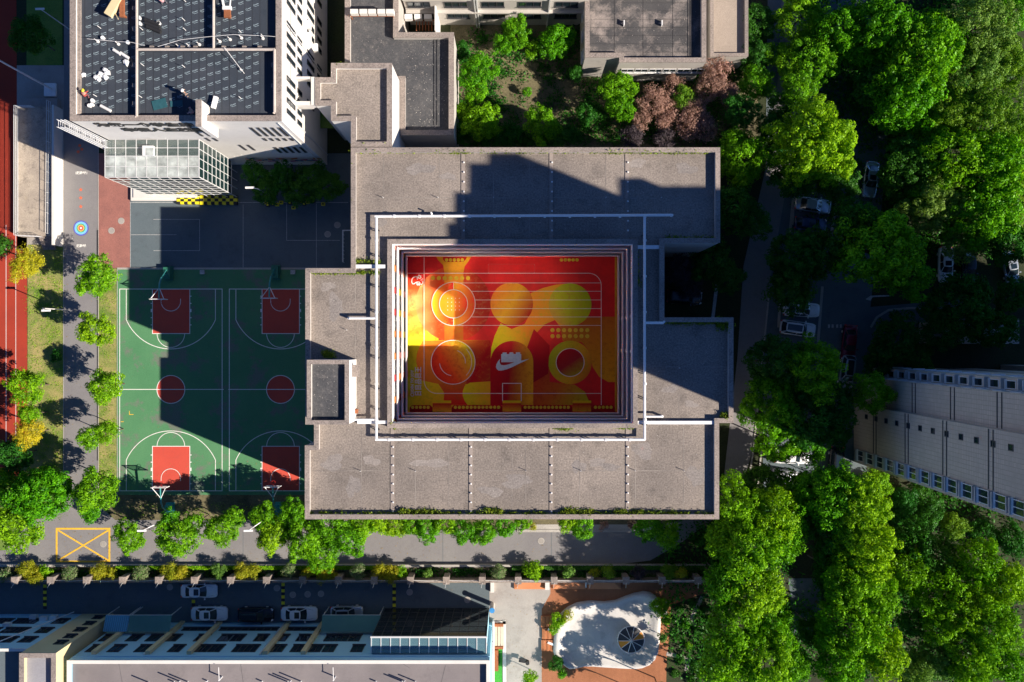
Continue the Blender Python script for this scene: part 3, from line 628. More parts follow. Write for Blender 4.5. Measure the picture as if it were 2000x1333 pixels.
for x, y, rx, ry, m_ in ((725,900,16,9,0),(842,905,32,9,0),(1165,903,14,8,0),(1190,912,20,7,1),(1130,912,12,14,1),(690,950,12,22,1),(1255,880,22,14,1),(1010,940,30,12,1),(650,905,22,14,1),(820,330,24,12,1),(875,345,14,8,0),(740,430,18,10,1),(1240,320,20,9,0),(1340,330,18,12,1),(1310,760,16,8,1),(1350,790,12,7,0),(655,600,16,22,1),(640,560,12,10,0),(960,960,22,10,1),(1360,930,16,22,1)):
    blot(x, y, rx, ry, dk_ if m_ else pale_, zr, 'water_stain', A)
# stair head at the west end
hs = 20.3; sp = PX([(600,704),(681,704),(681,829),(600,829)], hs)
S = thing('rooftop_stairwell', 'raised stair head with black roof at the west edge of the big roof', 'building', (sp[0][0],sp[0][1],zr))
shell(S, sp, hs, .6, .38, wall=M['wallwhite'], roof=M['bitumen'], z0=h0-.9)
a = P(694,712,h0); c = P(700,735,h0)
b = MB(); b.box(a[0]-.3,a[1],h0+1.9,a[0]+.8,c[1],h0+2.02); b.build('door_canopy', M['coping'], S)
b = MB(); b.box(a[0]-.22,a[1]-.2,zr,a[0]-.12,c[1]+.2,zr+2.1); b.build('door', M['rust'], S)
b = MB(); b.box(a[0]-.2,P(0,800,h0)[1],zr,a[0]+.2,P(0,808,h0)[1],zr+.9); b.build('rusty_cabinet', M['rust'], S)
# ------------------------------------------------------------------ red rail in the courtyard
def cz(zx, zy): q = Z(zx,zy); return (q[0],q[1])
b = MB(); a = cz(682,208); c = cz(1035,208); d = cz(682,148)
for x in (a[0], c[0]): b.tube([(x,a[1],FZ),(x,a[1],FZ+1.0)], .04); b.tube([(x,d[1],FZ),(x,d[1],FZ+1.0)], .04); b.tube([(x,a[1],FZ+1.0),(x,d[1],FZ+1.0)], .03)
b.tube([(a[0],a[1],FZ+1),(c[0],a[1],FZ+1)], .03); b.tube([(a[0],d[1],FZ+1),(c[0],d[1],FZ+1)], .03)
for i in range(24):
    x = a[0]+(c[0]-a[0])*(i+.5)/24
    if i < 8 or i > 17: b.tube([(x,a[1],FZ+.95),(x,d[1],FZ+.95)], .015, 5)
b.solo('bike_rack', M['red'], 'red barred metal rack standing near the top edge of the painted courtyard', 'rack')
M['coping2'] = surf('tan_pipe_paint', (.55,.48,.42), (.45,.39,.34), mid=4, stain=.4, bump=0)
# ------------------------------------------------------------------ 2. north-west teaching tower
ht = 22.0; q0 = P(137,236,ht); q1 = P(549,236,ht); YS = q0[1]; XW = q0[0]; XE = q1[0]
B = thing('teaching_tower', 'tall white teaching block with printed black roof membrane and black wall lettering', 'building', (XW,YS,0))
tp = [(XW,YS),(XE,YS),(XE,62),(XW,62)]
shell(B, tp, ht, .75, .52, wall=M['wallwhite'], roof=M['membrane'])
zt = ht-.75
b = MB(); a = P(154,0,zt); b.box(a[0],YS+.6,zt,a[0]+.3,61,zt+.35); b.build('gutter_kerb', M['coping'], B)
def T(x, y, z=zt): q = P(x,y,z); return (q[0],q[1],z)
b = MB()
for pts in ([(267,-40),(267,228)], [(268,97),(537,97)], [(417,-40),(417,96)], [(536,97),(536,220)]):
    for i in range(len(pts)-1): b.tube([T(*pts[i],zt+.75),T(*pts[i+1],zt+.75)], .145, 10)
for x, y in ((267,228),(536,220)): b.tube([T(x,y,zt+.75),T(x,y,zt)], .17, 10)
b.build('roof_pipe', M['coping2'], B)
b = MB()
for x, y in [(267,y) for y in (20,60,130,170,205)]+[(x,97) for x in (300,330,360,385,440,480,510)]+[(417,y) for y in (20,55)]+[(536,y) for y in (130,170)]:
    q = T(x,y); b.box(q[0]-.2,q[1]-.2,zt,q[0]+.2,q[1]+.2,zt+.55)
b.build('pipe_block', M['coping'], B)
for x0,y0,x1,y1 in ((266,-40,268.4,226),(416,-40,418,94),(270,96,534,98)): a = T(x0,y0,zt+.7); c = T(x1,y1,zt+.7); pieces('pipe_wall', [(a[0],c[1],zt,c[0],a[1],zt+.66)], M['membrane'], B)
pr = MB(); rr = random.Random(2)
for i in range(27):
    x0 = XW+1.35+i*.80; off = rr.uniform(0,1.5)
    if x0 > XE-2.4: break
    for j in range(22):
        y0 = YS+1.4+off*.35+(j+.33*(i%3))*1.02
        if y0 > YS+22: break
        if rr.random() < .07: continue
        y0 += rr.uniform(-.05,.05)
        k = .23; dx = Vector((cos(.33),sin(.33))); dy = Vector((-sin(.33),cos(.33))); o = Vector((x0,y0))
        for r_ in (0,1):
            cc = [(o.x+.085*cos(t_*pi/4)+(0), o.y+.085*sin(t_*pi/4)) for t_ in range(8)]
        pr.line(cc, .03, zt+.012, True)
        for (s0,s1,v,wd) in ((.14,.48,.03,.06),(.02,.46,-.16,.035)):
            p0_ = o+dx*s0+dy*v; p1_ = o+dx*s1+dy*v; pr.line([p0_,p1_], wd, zt+.012)
pr.build('membrane_print', M['print'], B)
sm = MB()
for i in range(28): x0 = XW+1.15+i*.80; sm.line([(x0,YS+.7),(x0,60)], .035, zt+.006)
sm.build('membrane_seam', M['black'], B)
# blade wall on the south side
b = MB(); a = P(395,0,ht)[0]; c = P(404,0,ht)[0]; y1 = P(0,196,ht+1.6)[1]
zb0 = 18.6; b.box(a-.02, YS-1.0, zb0, a+.5, y1, ht+1.6); b.build('blade_wall', M['wallwhite'], B)
b = MB(); b.box(a-.05,YS-1.05,ht+1.6,a+.53,y1+.05,ht+1.72); b.build('blade_wall_coping', M['coping'], B)
text('为每一个学生的', 'wall_lettering', M['black'], (-38.97, YS-.05, 20.35), 1.5, (radians(90),0,0), sx=1.0, parent=B, ext=.03, bold=.075)
text('幸福人生奠基', 'wall_lettering', M['black'], (-37.7, YS-.05, 18.25), 1.5, (radians(90),0,0), sx=1.02, parent=B, ext=.03, bold=.075)
for i in range(5): window(B, (-28.1+.76*i, YS, 17.35), .30, 3.7, (0,-1), 1, frame=M['darkframe'], sill=False, name='slot_window')
for i in range(5): window(B, (-28.1+.76*i, YS, 13.9), .30, 1.1, (0,-1), 1, frame=M['darkframe'], sill=False, name='slot_window')
for i in range(5): window(B, (-28.1+.76*i, YS, 8.6), .34, 2.8, (0,-1), 1, frame=M['darkframe'], sill=False, name='slot_window')
for x, z0_, z1_ in ((-34.6,15.5,19.8),(-33.75,15.5,19.0),(-34.6,13.2,14.6),(-33.75,13.2,14.6),(-31.9,8.5,11.2),(-30.9,8.5,11.2)): window(B, (x,YS,(z0_+z1_)/2), .26, z1_-z0_, (0,-1), 1, frame=M['darkframe'], sill=False, name='slot_window')
for k in range(20):
    y = 24.6+k*1.17
    if k % 5 == 4: continue
    for za_, zb2 in ((16.4,19.9),(13.4,15.4)): window(B, (XE, y, (za_+zb2)/2), .55, zb2-za_, (1,0), 1, frame=M['darkframe'], sill=False, name='slot_window')
    if k > 2: window(B, (XE, y, 9.2), .6, 3.4, (1,0), 1, frame=M['darkframe'], sill=False, name='slot_window')
    if k > 3: window(B, (XE, y, 4.6), .6, 2.2, (1,0), 1, frame=M['darkframe'], sill=False, name='slot_window')
for a_, c_ in [((XE+.08,y,.2),(XE+.08,y,ht-.8)) for y in (24.2,33.8)]+[((XE-.5,YS-.08,.2),(XE-.5,YS-.08,ht-.7))]: MB().tube([a_,c_], .065).build('drainpipe', M['frame'], B)
pieces('air_conditioner', [(XE,y_,z_,XE+.45,y_+.9,z_+.8) for z_, y_ in ((10.5,35.2),(10.5,36.6),(6.8,35.2))], M['white'], B)
# mural at the foot of the south wall
mu = MB(); rr = random.Random(8)
mm_ = [plain('mural_'+str(i), c, .8) for i, c in enumerate([(.45,.05,.30),(.60,.20,.05),(.08,.30,.50),(.65,.62,.60)])]
for i in range(26):
    mu.mi = i % 4; x = -33.5+i*.36; z_ = 2.3+rr.random()*1.6; mu.obox((x,YS-.035-.0006*i,z_), (1,0,rr.uniform(-.8,.8)), .5, (0,0,1), .14+rr.random()*.2, (0,1,0), .01)
mu.build('wall_mural', mm_, B)
# caged ladder at the south-west corner
b = MB(); lx = XW-.55; ly = YS-.35
def hoop(x, y, z, w_=.75, d_=.8): b.tube([(x,y,z),(x-d_,y,z),(x-d_,y-w_,z),(x,y-w_,z)], .03, 5)
for k in range(25): hoop(lx+.5, ly+.2, 12.6+k*.42)
for dx_, dy_ in ((0.5,.2),(-.3,.2),(-.3,-.55),(.5,-.55),(.1,-.55),(.1,.2)): b.tube([(lx+dx_,ly+dy_,12.3),(lx+dx_,ly+dy_,ht+1.0)], .035, 5)
for k in range(34): b.tube([(lx+.45,ly-.45,11+k*.33),(lx+.45,ly+.1,11+k*.33)], .02, 5)
b.build('caged_ladder', M['frame'], B)
b = MB(); y0_ = YS-.1; y1_ = 18.9
for x in (XW-.02, XW-.55): b.box(x-.05,y1_,12.2,x+.05,y0_,12.35); b.box(x-.04,y1_,13.2,x+.04,y0_,13.28)
for k in range(9): b.box(XW-.55,y1_+.2+k*.46,12.3,XW-.02,y1_+.28+k*.46,12.36)
b.build('ladder_walkway', M['frame'], B)
# glazed entrance hall
GX0, GX1, GY0, GY1, GH = -46.4, -35.7, 18.7, YS-.01, 13.7
G = thing('glass_entrance_hall', 'glazed entrance hall with a white grid of frames against the white teaching block', 'building', (GX0,GY0,0))
gls = glass('clear_glass', (.16,.22,.21), .05, .42); gls2 = plain('frosted_glass', (.46,.50,.48), .35, var=.45, scale=.9); gls2.node_tree.nodes['Principled BSDF'].inputs['Alpha'].default_value = .8; gld = glass('dark_glass', (.02,.05,.05), .05, .88)
nx = 9; b = MB(); b2 = MB(); b3 = MB(); ym = GY0+(GY1-GY0)*.56
for i in range(nx):
    x0 = GX0+(GX1-GX0)*i/nx+.04; x1 = GX0+(GX1-GX0)*(i+1)/nx-.04
    for j in range(2):
        y0 = GY0+(ym-GY0)*j/2+.04; y1 = GY0+(ym-GY0)*(j+1)/2-.04; b2.box(x0,y0,GH-.05,x1,y1,GH)
    for j in range(2):
        y0 = ym+(GY1-ym)*j/2+.04; y1 = ym+(GY1-ym)*(j+1)/2-.04; b.box(x0,y0,GH-.05,x1,y1,GH)
b2.build('frosted_roof_pane', gls2, G); b.build('roof_pane', gls, G)
b = MB(); fr = MB(); rows = 8; z0g = 2.6
for i in range(nx+1):
    x = GX0+(GX1-GX0)*i/nx; fr.box(x-.03,GY0,GH-.02,x+.03,GY1,GH+.03); fr.box(x-.025,GY0-.06,.3,x+.025,GY0,GH)
for j in range(rows+1):
    z_ = z0g+(GH-z0g)*j/rows; fr.box(GX0,GY0-.07,z_-.025,GX1,GY0+.01,z_+.025); fr.box(GX1-.01,GY0,z_-.035,GX1+.07,GY1,z_+.035)
for y in (GY0+(ym-GY0)/2, ym, (ym+GY1)/2): fr.box(GX0,y-.03,GH-.01,GX1,y+.03,GH+.034)
for i in range(5): y = GY0+(GY1-GY0)*i/4; fr.box(GX1-.012,y-.035,.3,GX1+.072,y+.035,GH)
fr.build('glazing_frame', M['frame'], G)
for i in range(nx):
    for j in range(rows): b.box(GX0+(GX1-GX0)*i/nx+.04, GY0-.03, z0g+(GH-z0g)*j/rows+.04, GX0+(GX1-GX0)*(i+1)/nx-.04, GY0-.01, z0g+(GH-z0g)*(j+1)/rows-.04)
for i in range(4):
    for j in range(rows): b.box(GX1, GY0+(GY1-GY0)*i/4+.04, z0g+(GH-z0g)*j/rows+.04, GX1+.02, GY0+(GY1-GY0)*(i+1)/4-.04, z0g+(GH-z0g)*(j+1)/rows-.04)
b.build('curtain_wall_glass', gld, G)
b = MB()
for z_ in (3.4, 7.0, 10.4): b.box(GX0+.1,GY0+1.6,z_-.2,GX1-.1,GY1,z_)
b.box(GX0+.1,GY0+1.6,10.4,GX0+1.6,GY1,13.2); b.box(GX0,GY0+.1,.2,GX0+.1,GY1,GH-.1)
b.build('inner_floor', M['wallwhite'], G)
b = MB(); a = P(282,287,GH); c = P(303,306,GH); b.box(a[0],c[1],GH+.05,c[0],a[1],GH+.55); b.build('roof_hatch', M['frame'], G)
b = MB(); a = P(284.5,289.5,GH+.56); c = P(300,303.5,GH+.56); b.box(a[0],c[1],GH+.56,c[0],a[1],GH+.57); b.build('hatch_glass', gls2, G)
b = MB(); a = P(255,345,.5); c = P(385,392,.5); b.box(a[0],c[1],.03,c[0],a[1],.45); b.box(a[0]+.4,c[1]+.35,.45,c[0],a[1],.6); b.build('entrance_step', M['wallwhite'], G)
# chequered blocks below the hall
cm = [M['yellow'], M['black']]; rr = random.Random(3)
def cheq(name, x0, y0, x1, y1, nx, ny, hgt, lab):
    b = MB(); w_ = (x1-x0)/nx; d_ = (y1-y0)/ny
    for i in range(nx):
        for j in range(ny):
            b.mi = (i+j)%2; q = rectpx(x0+i*w_, y0+j*d_, x0+(i+1)*w_, y0+(j+1)*d_, hgt); b.prism(q, .05, hgt+.0*j)
    b.solo('chequered_platform', cm, lab, 'platform')
cheq('c', 345, 369, 388, 399, 6, 6, .5, 'yellow and black chequered platform in front of the glass hall')
cheq('c', 390, 382, 463, 400, 10, 3, .5, 'long yellow and black chequered platform stretching right into the shade')
for i, (x, y) in enumerate(((520,396),(533,399),(549,396),(566,397),(573,406),(588,395),(601,395),(612,394),(631,399),(523,401),(541,400),(594,399))):
    a = P(x,y,.3); b = MB(); b.mi = i % 2
    b.box(a[0]-.22,a[1]-.2,.03,a[0]+.22,a[1]+.2,.4); b.mi = 1-i%2; b.box(a[0]-.12,a[1]-.1,.4,a[0]+.12,a[1]+.1,.43)
    b.solo('edge_block', cm, f'{ORD[i]} small yellow and black block at the foot of the dark clipped trees', 'block', 'yellow and black blocks below the dark trees')
# ------------------------------------------------------------------ 3. linking block
D_ = thing('linking_block', 'small grey-roofed block joining the white teaching block to the big roof', 'building', (*P(700,200,16.4),0))
shell(D_, PX([(647,124),(765,124),(765,286.5),(686,286.5),(686,236),(647,236),(647,206),(616,206),(616,152),(647,152)], 16.4), 16.4, .6, .5, wall=M['wallwhite'])
b = MB(); a = P(608,151,16.2); c = P(615.5,206,16.2); b.box(a[0],c[1],15.2,c[0],a[1],16.3); b.box(XE+.02,P(0,151,16)[1]-.25,15.2,a[0],P(0,151,16)[1],16.2); b.box(XE+.02,c[1],14.6,a[0],c[1]+.45,16.2)
b.build('link_beam', M['wallwhite'], D_)
b = MB(); b.box(XE+.05,c[1]+.5,4,a[0]-.05,P(0,153,16)[1]-.3,4.2); b.build('light_well_floor', M['grassgreen'], D_)
b = MB(); b.line(PX([(655,207),(752,207)],15.8), .05, 15.815); b.build('roof_crack', M['coping'], D_)
# ------------------------------------------------------------------ 4. dark-roofed block
E_ = thing('dark_roof_block', 'lower block with a stained black roof right of the linking block', 'building', (*P(830,160,10),0))
shell(E_, PX([(674,-80),(777.5,-80),(777.5,64),(886,64),(886,264),(782,264),(782,158.5),(674,158.5)], 10), 10, .8, .55, wall=M['wallgrey'], roof=M['bitumen'])
b = MB(); a = P(850,72,9.25); 
for dx_ in (0,.35): b.tube([(a[0]+dx_,a[1],9.35),(a[0]+dx_,P(0,246,9.25)[1],9.35)], .035, 6)
b.build('roof_cable', M['darkframe'], E_)
b = MB()
for k, x in enumerate((684,702,719,737,754)): q = P(x,18,11.2); p2 = P(x+15,27,11.2); b.box(q[0],p2[1],10.3,p2[0],q[1],11.2)
b.build('condenser_unit', M['wallwhite'], E_)
b = MB(); q = P(684,27,10.6); p2 = P(768,31,10.6); b.box(q[0],p2[1],10.3,p2[0],q[1],10.45); b.box(q[0],p2[1],9.3,q[0]+.1,p2[1]+.1,10.3); b.box(p2[0]-.1,p2[1],9.3,p2[0],p2[1]+.1,10.3); b.build('condenser_rack', M['rust'], E_)
# ------------------------------------------------------------------ 5. north block
F_ = thing('north_block', 'pale block at the top edge with two rows of strip windows', 'building', (-2,41.1,0))
shell(F_, [(-13.2,41.15),(9.2,41.15),(9.2,56),(-13.2,56)], 12, .7, .5, wall=M['wallgrey'])
for k in range(5):
    x = -11.4+k*4.52
    if x < 9: window(F_, (x,41.15,6.8), 2.8, 1.5, (0,-1), 3, frame=M['darkframe']); window(F_, (x+.1,41.15,3.2), 2.8, 1.4, (0,-1), 3, frame=M['darkframe'])
b = MB(); b.box(-13.2,40.75,4.7,9.2,41.15,5.0); b.box(-13.2,40.9,8.4,9.2,41.15,8.6); b.build('ledge', M['wallgrey'], F_)
b = MB()
for x in (-9.0+4.5,-9.0+4.8, 4.6): b.box(x-.12,40.8,0,x+.02,41.1,11.5)
b.build('drainpipe', M['frame'], F_)
G2 = thing('equipment_bay', 'small railed bay with three air units at the foot of the pale north block', 'enclosure', (*P(815,45,6),0))
b = MB(); a = P(787,62,6); c = P(852,14,6)
b.box(c[0]-.15,a[1],0,c[0],c[1],6.4); b.build('bay_wall', M['white'], G2)
b = MB()
for k in range(3): q = P(790+19*k,28,5); b.box(q[0],q[1]-.55,4.1,q[0]+.95,q[1],5)
b.build('condenser_unit', M['white'], G2)
b = MB()
for k in range(6): q = P(812+6*k,40,4); b.box(q[0],q[1]-1.2,3.6,q[0]+.12,q[1],3.75)
b.box(P(788,0,4)[0],P(0,40,4)[1],3.7,P(848,0,4)[0],P(0,38.5,4)[1],3.9); b.build('condenser_rack', M['rust'], G2)
# ------------------------------------------------------------------ 6. north-east block and terrace
K = thing('north_east_block', 'block with a stained blotchy black roof and low parapet at the top edge', 'building', (*P(1260,60,7.7),0))
shell(K, PX([(1143,-90),(1379,-90),(1379,121.5),(1210,121.5),(1210,112),(1143,112)], 7.7), 7.7, .85, .5, wall=M['wallgrey'], roof=M['bitlight'])
b = MB(); 
for y in range(6,115,16): b.line(PX([(1152,y),(1344,y)], 6.87), .035, 6.87)
for x in (1256,1314,1200): b.line(PX([(x,-60),(x,114)], 6.87), .035, 6.874)
b.build('roof_seam', M['black'], K)
b = MB(); a = P(1346,0,6.9)[0]
for k in range(3): b.tube([(a+.22*k,P(0,115,6.9)[1],6.97),(a+.22*k,60,6.97)], .03, 5)
b.build('roof_cable', M['darkframe'], K)
b = MB()
for x, y in ((1219,45),(1293,45)): q = P(x,y,7.3); b.box(q[0]-.06,q[1]-.3,6.86,q[0]+.06,q[1]+.3,7.4); b.tube([(q[0]-.3,q[1]+.1,6.86),(q[0]-.05,q[1],7.3)], .03)
b.build('roof_stub', M['white'], K)
for k in range(6): window(K, (P(1225,0,4.5)[0]+k*1.75, P(0,121.5,7.7)[1], 4.5), 1.6, 1.3, (0,-1), 2, frame=M['frame'])
for k in range(5): window(K, (P(1143,0,7.7)[0], P(0,112,7.7)[1]+1.2+k*2.6, 4.6), 1.4, 1.3, (-1,0), 2, frame=M['frame'])
L_ = thing('roof_terrace_block', 'low annex with a plain tan roof beside the blotchy black roof', 'building', (*P(1420,60,5),0))
shell(L_, PX([(1388,-90),(1461,-90),(1461,110),(1388,110)], 5), 5, .6, .35, wall=M['wallgrey'], roof=surf('tan_screed', (.40,.33,.27), (.34,.28,.23), stain=.25))
# ------------------------------------------------------------------ 7. south block
hs2 = 12.7; YN = P(0,1291,hs2)[1]; XL = P(131,0,hs2)[0]; XR = P(956,0,hs2)[0]
Q = thing('south_block', 'long building along the bottom edge with pale blue wall, lilac grey roof and dark windows', 'building', (-27,YN,0))
shell(Q, [(XL,-62),(XR,-62),(XR,YN),(XL,YN)], hs2, .55, .32, wall=M['wallblue'], roof=surf('lilac_screed', (.235,.208,.205), (.19,.17,.17), (.12,.108,.105), big=.2, mid=.7, grain=.14, stain=.5), cop=M['wallwhite'])
kx = lambda px, k: (px-1000)*k/15
for px in (185,227,279,344,352+45,420+2,468,491,543,581,617,643,698): window(Q, (kx(px,.918),YN,8.95), 1.45, 2.2, (0,1), 2, frame=M['darkframe'])
for px in (210,240+22,300,338,394,439,464,510,550,592,646,669,693): window(Q, (kx(px,.951),YN,5.35), 1.45, 2.2, (0,1), 2, frame=M['darkframe'])
for a_, c_ in ((355,414),(428,542),(558,615),(640,668)):
    x0 = kx(a_,.978); x1 = kx(c_,.978); window(Q, ((x0+x1)/2,YN,2.2), x1-x0, 1.0, (0,1), max(2,int((x1-x0)/.9)), frame=M['darkframe'])
pieces('wall_fin', [(kx(px,.902)-.28,YN,.05,kx(px,.902)+.28,YN+.42,10.8) for px in (183,288,369,518,592)], M['cream'], Q)
b = MB(); 
for px in (510,284): x = kx(px,.902); b.tube([(x-.1,YN+.12,.1),(x-.1,YN+.12,11)], .11)
b.build('drainpipe', M['frame'], Q)
b = MB(); b.box(XL+.1,YN,0,XR,YN+.18,1.2); b.box(XL+.1,YN,11.4,XR,YN+.10,11.55); b.build('wall_plinth', M['wallblue'], Q)
b = MB(); zq = hs2-.55
def U(x, y): q = P(x,y,zq); return (q[0],q[1],zq)
for x, y, hh in ((290,1333,1.4),(351,1331,1.8),(367,1332,1.6),(405,1330,.4),(340,1332,.5),(434,1322,1.1),(655,1322,1.1),(512,1331,.5),(562,1332,1.6),(568,1330,1.5),(588,1331,1.8),(734,1331,.5),(785,1331,1.5),(790,1330,1.3),(811,1331,1.4)):
    q = U(x,y); b.tube([q,(q[0],q[1],zq+hh)], .085, 8)
for x in (434,655): q = U(x,1322); r_ = U(x-1,1297); b.tube([(q[0],q[1],zq+1.05),(r_[0],r_[1],zq+1.05)], .04, 6)
b.build('roof_vent_pipe', M['pipe'], Q)
b = MB()
for pts in ([(870,1300),(860,1340)], [(775,1290),(800,1305)], [(470,1297),(476,1340)], [(232,1296),(240,1340)]): b.line(PX(pts,zq), .04, zq+.01)
b.build('roof_crack', M['bitumen'], Q)
# glass bay
bx0, bx1, by, bh = -16.5, -3.0, -34.75, 10.9
gb = MB(); gf = MB(); gd = glass('tinted_glass', (.03,.04,.045), .05, .72); gt = glass('bay_roof_glass', (.18,.34,.40), .1, .6); nbx = 12
for i in range(nbx+1):
    x = bx0+(bx1-bx0)*i/nbx; gf.box(x-.045,by-.02,bh-.06,x+.045,YN+.2,bh+.06)
gf.box(bx0-.1,by-.06,bh-.1,bx1+.1,by+.12,bh+.1); gf.box(bx0-.1,by-1.0,bh-.3,bx1+.1,by-.85,bh-.12)
gf.build('glass_bay_frame', M['frame'], Q)
for i in range(nbx):
    x0 = bx0+(bx1-bx0)*i/nbx+.03; x1 = bx0+(bx1-bx0)*(i+1)/nbx-.03
    gb.box(x0,YN+.2,bh-.02,x1,by-.08,bh)
gb.build('glass_bay_roof', gt, Q)
gb = MB(); gm_ = MB()
for i in range(nbx):
    x0 = bx0+(bx1-bx0)*i/nbx+.03; x1 = bx0+(bx1-bx0)*(i+1)/nbx-.03
    for j in range(6): gb.box(x0,by,.3+j*1.74,x1,by+.03,.3+(j+1)*1.74-.03)
for i in range(nbx+1): x = bx0+(bx1-bx0)*i/nbx; gm_.box(x-.03,by-.02,.1,x+.03,by+.05,bh-.1)
for j in range(7): gm_.box(bx0,by-.025,.26+j*1.74,bx1,by+.055,.32+j*1.74)
gb.build('glass_bay_front', gd, Q); gm_.build('glass_bay_mullion', M['darkframe'], Q)
gb = MB()
for zz_ in (3.6,7.2): gb.box(bx0+.1,YN+.02,zz_-.2,bx1-.1,by-.3,zz_)
gb.box(bx0,YN+.02,.1,bx0+.08,by-.1,bh-.2); gb.box(bx1-.08,YN+.02,.1,bx1,by-.1,bh-.2); gb.box(bx0+.1,YN+.3,8.2,bx1-.1,YN+.7,9.6); gb.build('bay_floor', M['wallblue'], Q)
b = MB(); b.tube([(XR+.35,YN+1.6,11),(XR+.35,-50,11.6)], .12); b.build('white_guard_rail', M['white'], Q)
# awnings
for x0, x1, mat, lab in ((-23.9,-16.6,'awning','wide dark green awning over the pavement beside the glass bay'),(-48.15,-42.9,'awning','dark green awning roof at the left end of the pale blue wall'),(-51.2,-48.2,'awningblue','small ribbed bright blue awning next to the cream stair tower')):
    R_ = thing('awning', lab, 'awning', ((x0+x1)/2,YN,0), 'awnings on the south building')
    b = MB(); zi, zo = 4.3, 3.5; y0 = YN+.45; y1 = -34.6
    b.add([(x0,y0,zi),(x1,y0,zi),(x1,y1,zo),(x0,y1,zo),(x0,y0,zi-.06),(x1,y0,zi-.06),(x1,y1,zo-.06),(x0,y1,zo-.06)], [(0,1,2,3)[::-1],(4,5,6,7),(0,4,7,3),(1,2,6,5),(3,7,6,2),(0,1,5,4)])
    b.build('sheet', M[mat], R_)
    b = MB(); b.bar((x0,y1,zo-.12),(x1,y1,zo-.12),.1)
    for x in (x0+.1,x1-.1): b.bar((x,y1,zo-.15),(x,y1,.05),.09)
    b.build('awning_frame', M['frame'], R_)
# stair tower and west wing
ht2 = 14.0; V = thing('cream_stair_tower', 'cream stair tower with grey roof at the bottom left corner', 'building', (-54,-35.5,0))
vx0, vx1, vy = P(38,0,ht2)[0], P(108,0,ht2)[0], P(0,1277,ht2)[1]
shell(V, [(vx0,-60),(vx1,-60),(vx1,vy),(vx0,vy)], ht2, .7, .45, wall=M['cream'], roof=surf('blue_grey_screed', (.30,.30,.33), (.26,.26,.29), stain=.2))
for z_ in (1.6,3.9,6.2,8.5,10.6): window(V, ((vx0+vx1)/2+.8,vy,z_), 1.25, 1.1, (0,1), 2, frame=M['darkframe'])
Wg = thing('west_wing', 'wing with shade-coloured dark roof and bluish wall left of the cream stair tower', 'building', (-66,-35,0))
wy = P(0,1268,12.5)[1]
shell(Wg, [(-85,-60),(vx0-.03,-60),(vx0-.03,wy),(-85,wy)], 12.5, .5, .25, wall=M['wallblue'], cop=M['wallwhite'], roof=M['asphalt_dark'])  # white wall blued and roof darkened by material, standing in for shade
for z_, xs in ((9.6,(-57.6,-60.6,-64)),(6.4,(-57.4,-61,-64.5)),(3.0,(-57.2,-61.6,-65))):
    for i, x in enumerate(xs): window(Wg, (x,wy,z_), 1.6 if i==0 else 3.0, 1.7, (0,1), 2 if i==0 else 5, frame=M['darkframe'])
pieces('air_conditioner', [(x,wy,z_,x+.85,wy+.5,z_+.65) for x, z_ in ((-58.9,1.8),(-60,2.2),(-61.6,1.6),(-63.2,4.6))], M['frame'], Wg)
b = MB(); b.tube([(-57.0,wy+.3,.1),(-60.6,wy+.3,12.6)], .07); b.build('drainpipe', M['white'], Wg)
# ------------------------------------------------------------------ 8. high-rise apartment towers on the right
hr = 53.0
def tower(name, label, dx=0, dy=0, detail=True):
    R = thing(name, label, 'building', (50+dx,-8+dy,0))
    if not detail: shell(R, [(63.6,-18),(96,-18),(96,-4.0),(66.8,-4.0),(66.2,-3.1),(63.6,-3.1)], hr, 1.0, .3, wall=M['tile']); return R
    shell(R, [(44.5,-15.7),(54.78,-15.7),(54.78,-3.5),(46.9,-3.5),(46.9,-4.7),(45.3,-4.7),(45.3,-8.15),(44.5,-8.15)], hr, 1.0, .3, wall=M['tile'])
    shell(R, [(54.8,-15.7),(60.2,-15.7),(60.2,-3.55),(57,-3.55),(57,-4.7),(54.8,-4.7)], 58.7, 1.0, .3, wall=M['tile'])
    return R
R = tower('apartment_tower', 'tall tan-tiled apartment tower leaning in from the right edge')
b = MB(); FL = 2.79; zs = [2.79*k+.3 for k in range(1,19)]
for k in range(18):
    z_ = .4+k*FL
    if k % 3 == 2:
        for dz in (0,.75): b.box(44.44,-13.8,z_+dz,44.53,-8.2,z_+dz+.13); b.box(45.24,-8.1,z_+dz,45.33,-4.75,z_+dz+.13)
b.build('floor_joint', M['darkframe'], R)
for k in range(18):
    z_ = 4.0+(k-0)*FL
    if z_ > 50: break
    window(R, (44.5,-9.5,z_), .62, .72, (-1,0), 1, frame=M['darkframe'], sill=False, name='small_window')
    window(R, (44.28,-14.6,z_-1.2), 1.35, 1.75, (-1,0), 2)
    window(R, (46.9,-4.1,z_-1.2), .8, 1.5, (-1,0), 1)
    window(R, (46.1,-4.7,z_-1.2), .9, 1.5, (0,1), 1)
    window(R, (49.2,-3.5,z_-1.0), 1.2, 1.3, (0,1), 2)
for k in range(18):
    z_ = 4.0+k*FL-1.2
    pieces('window_ledge', [(43.95,-15.35,z_-1.1,44.5,-13.85,z_-.93),(44.1,-15.36,z_+.95,44.5,-13.84,z_+1.12),(46.9-.5,-4.68,z_-1.1,46.9,-3.5,z_-.95)], M['wallgrey'], R)
R2 = tower('apartment_tower', 'second apartment tower standing beyond the right edge, seen only by its shadow', 20.4, -3.0, False)
# low porch north of the tower
b = MB(); b.box(53,-1.9+1.6,0,64,2.4,3.2); b.box(52.6,-.35,3.2,64,2.8,3.4)
b.solo('porch', M['wallgrey'], 'dark flat-roofed porch in deep shade above the apartment tower', 'porch')
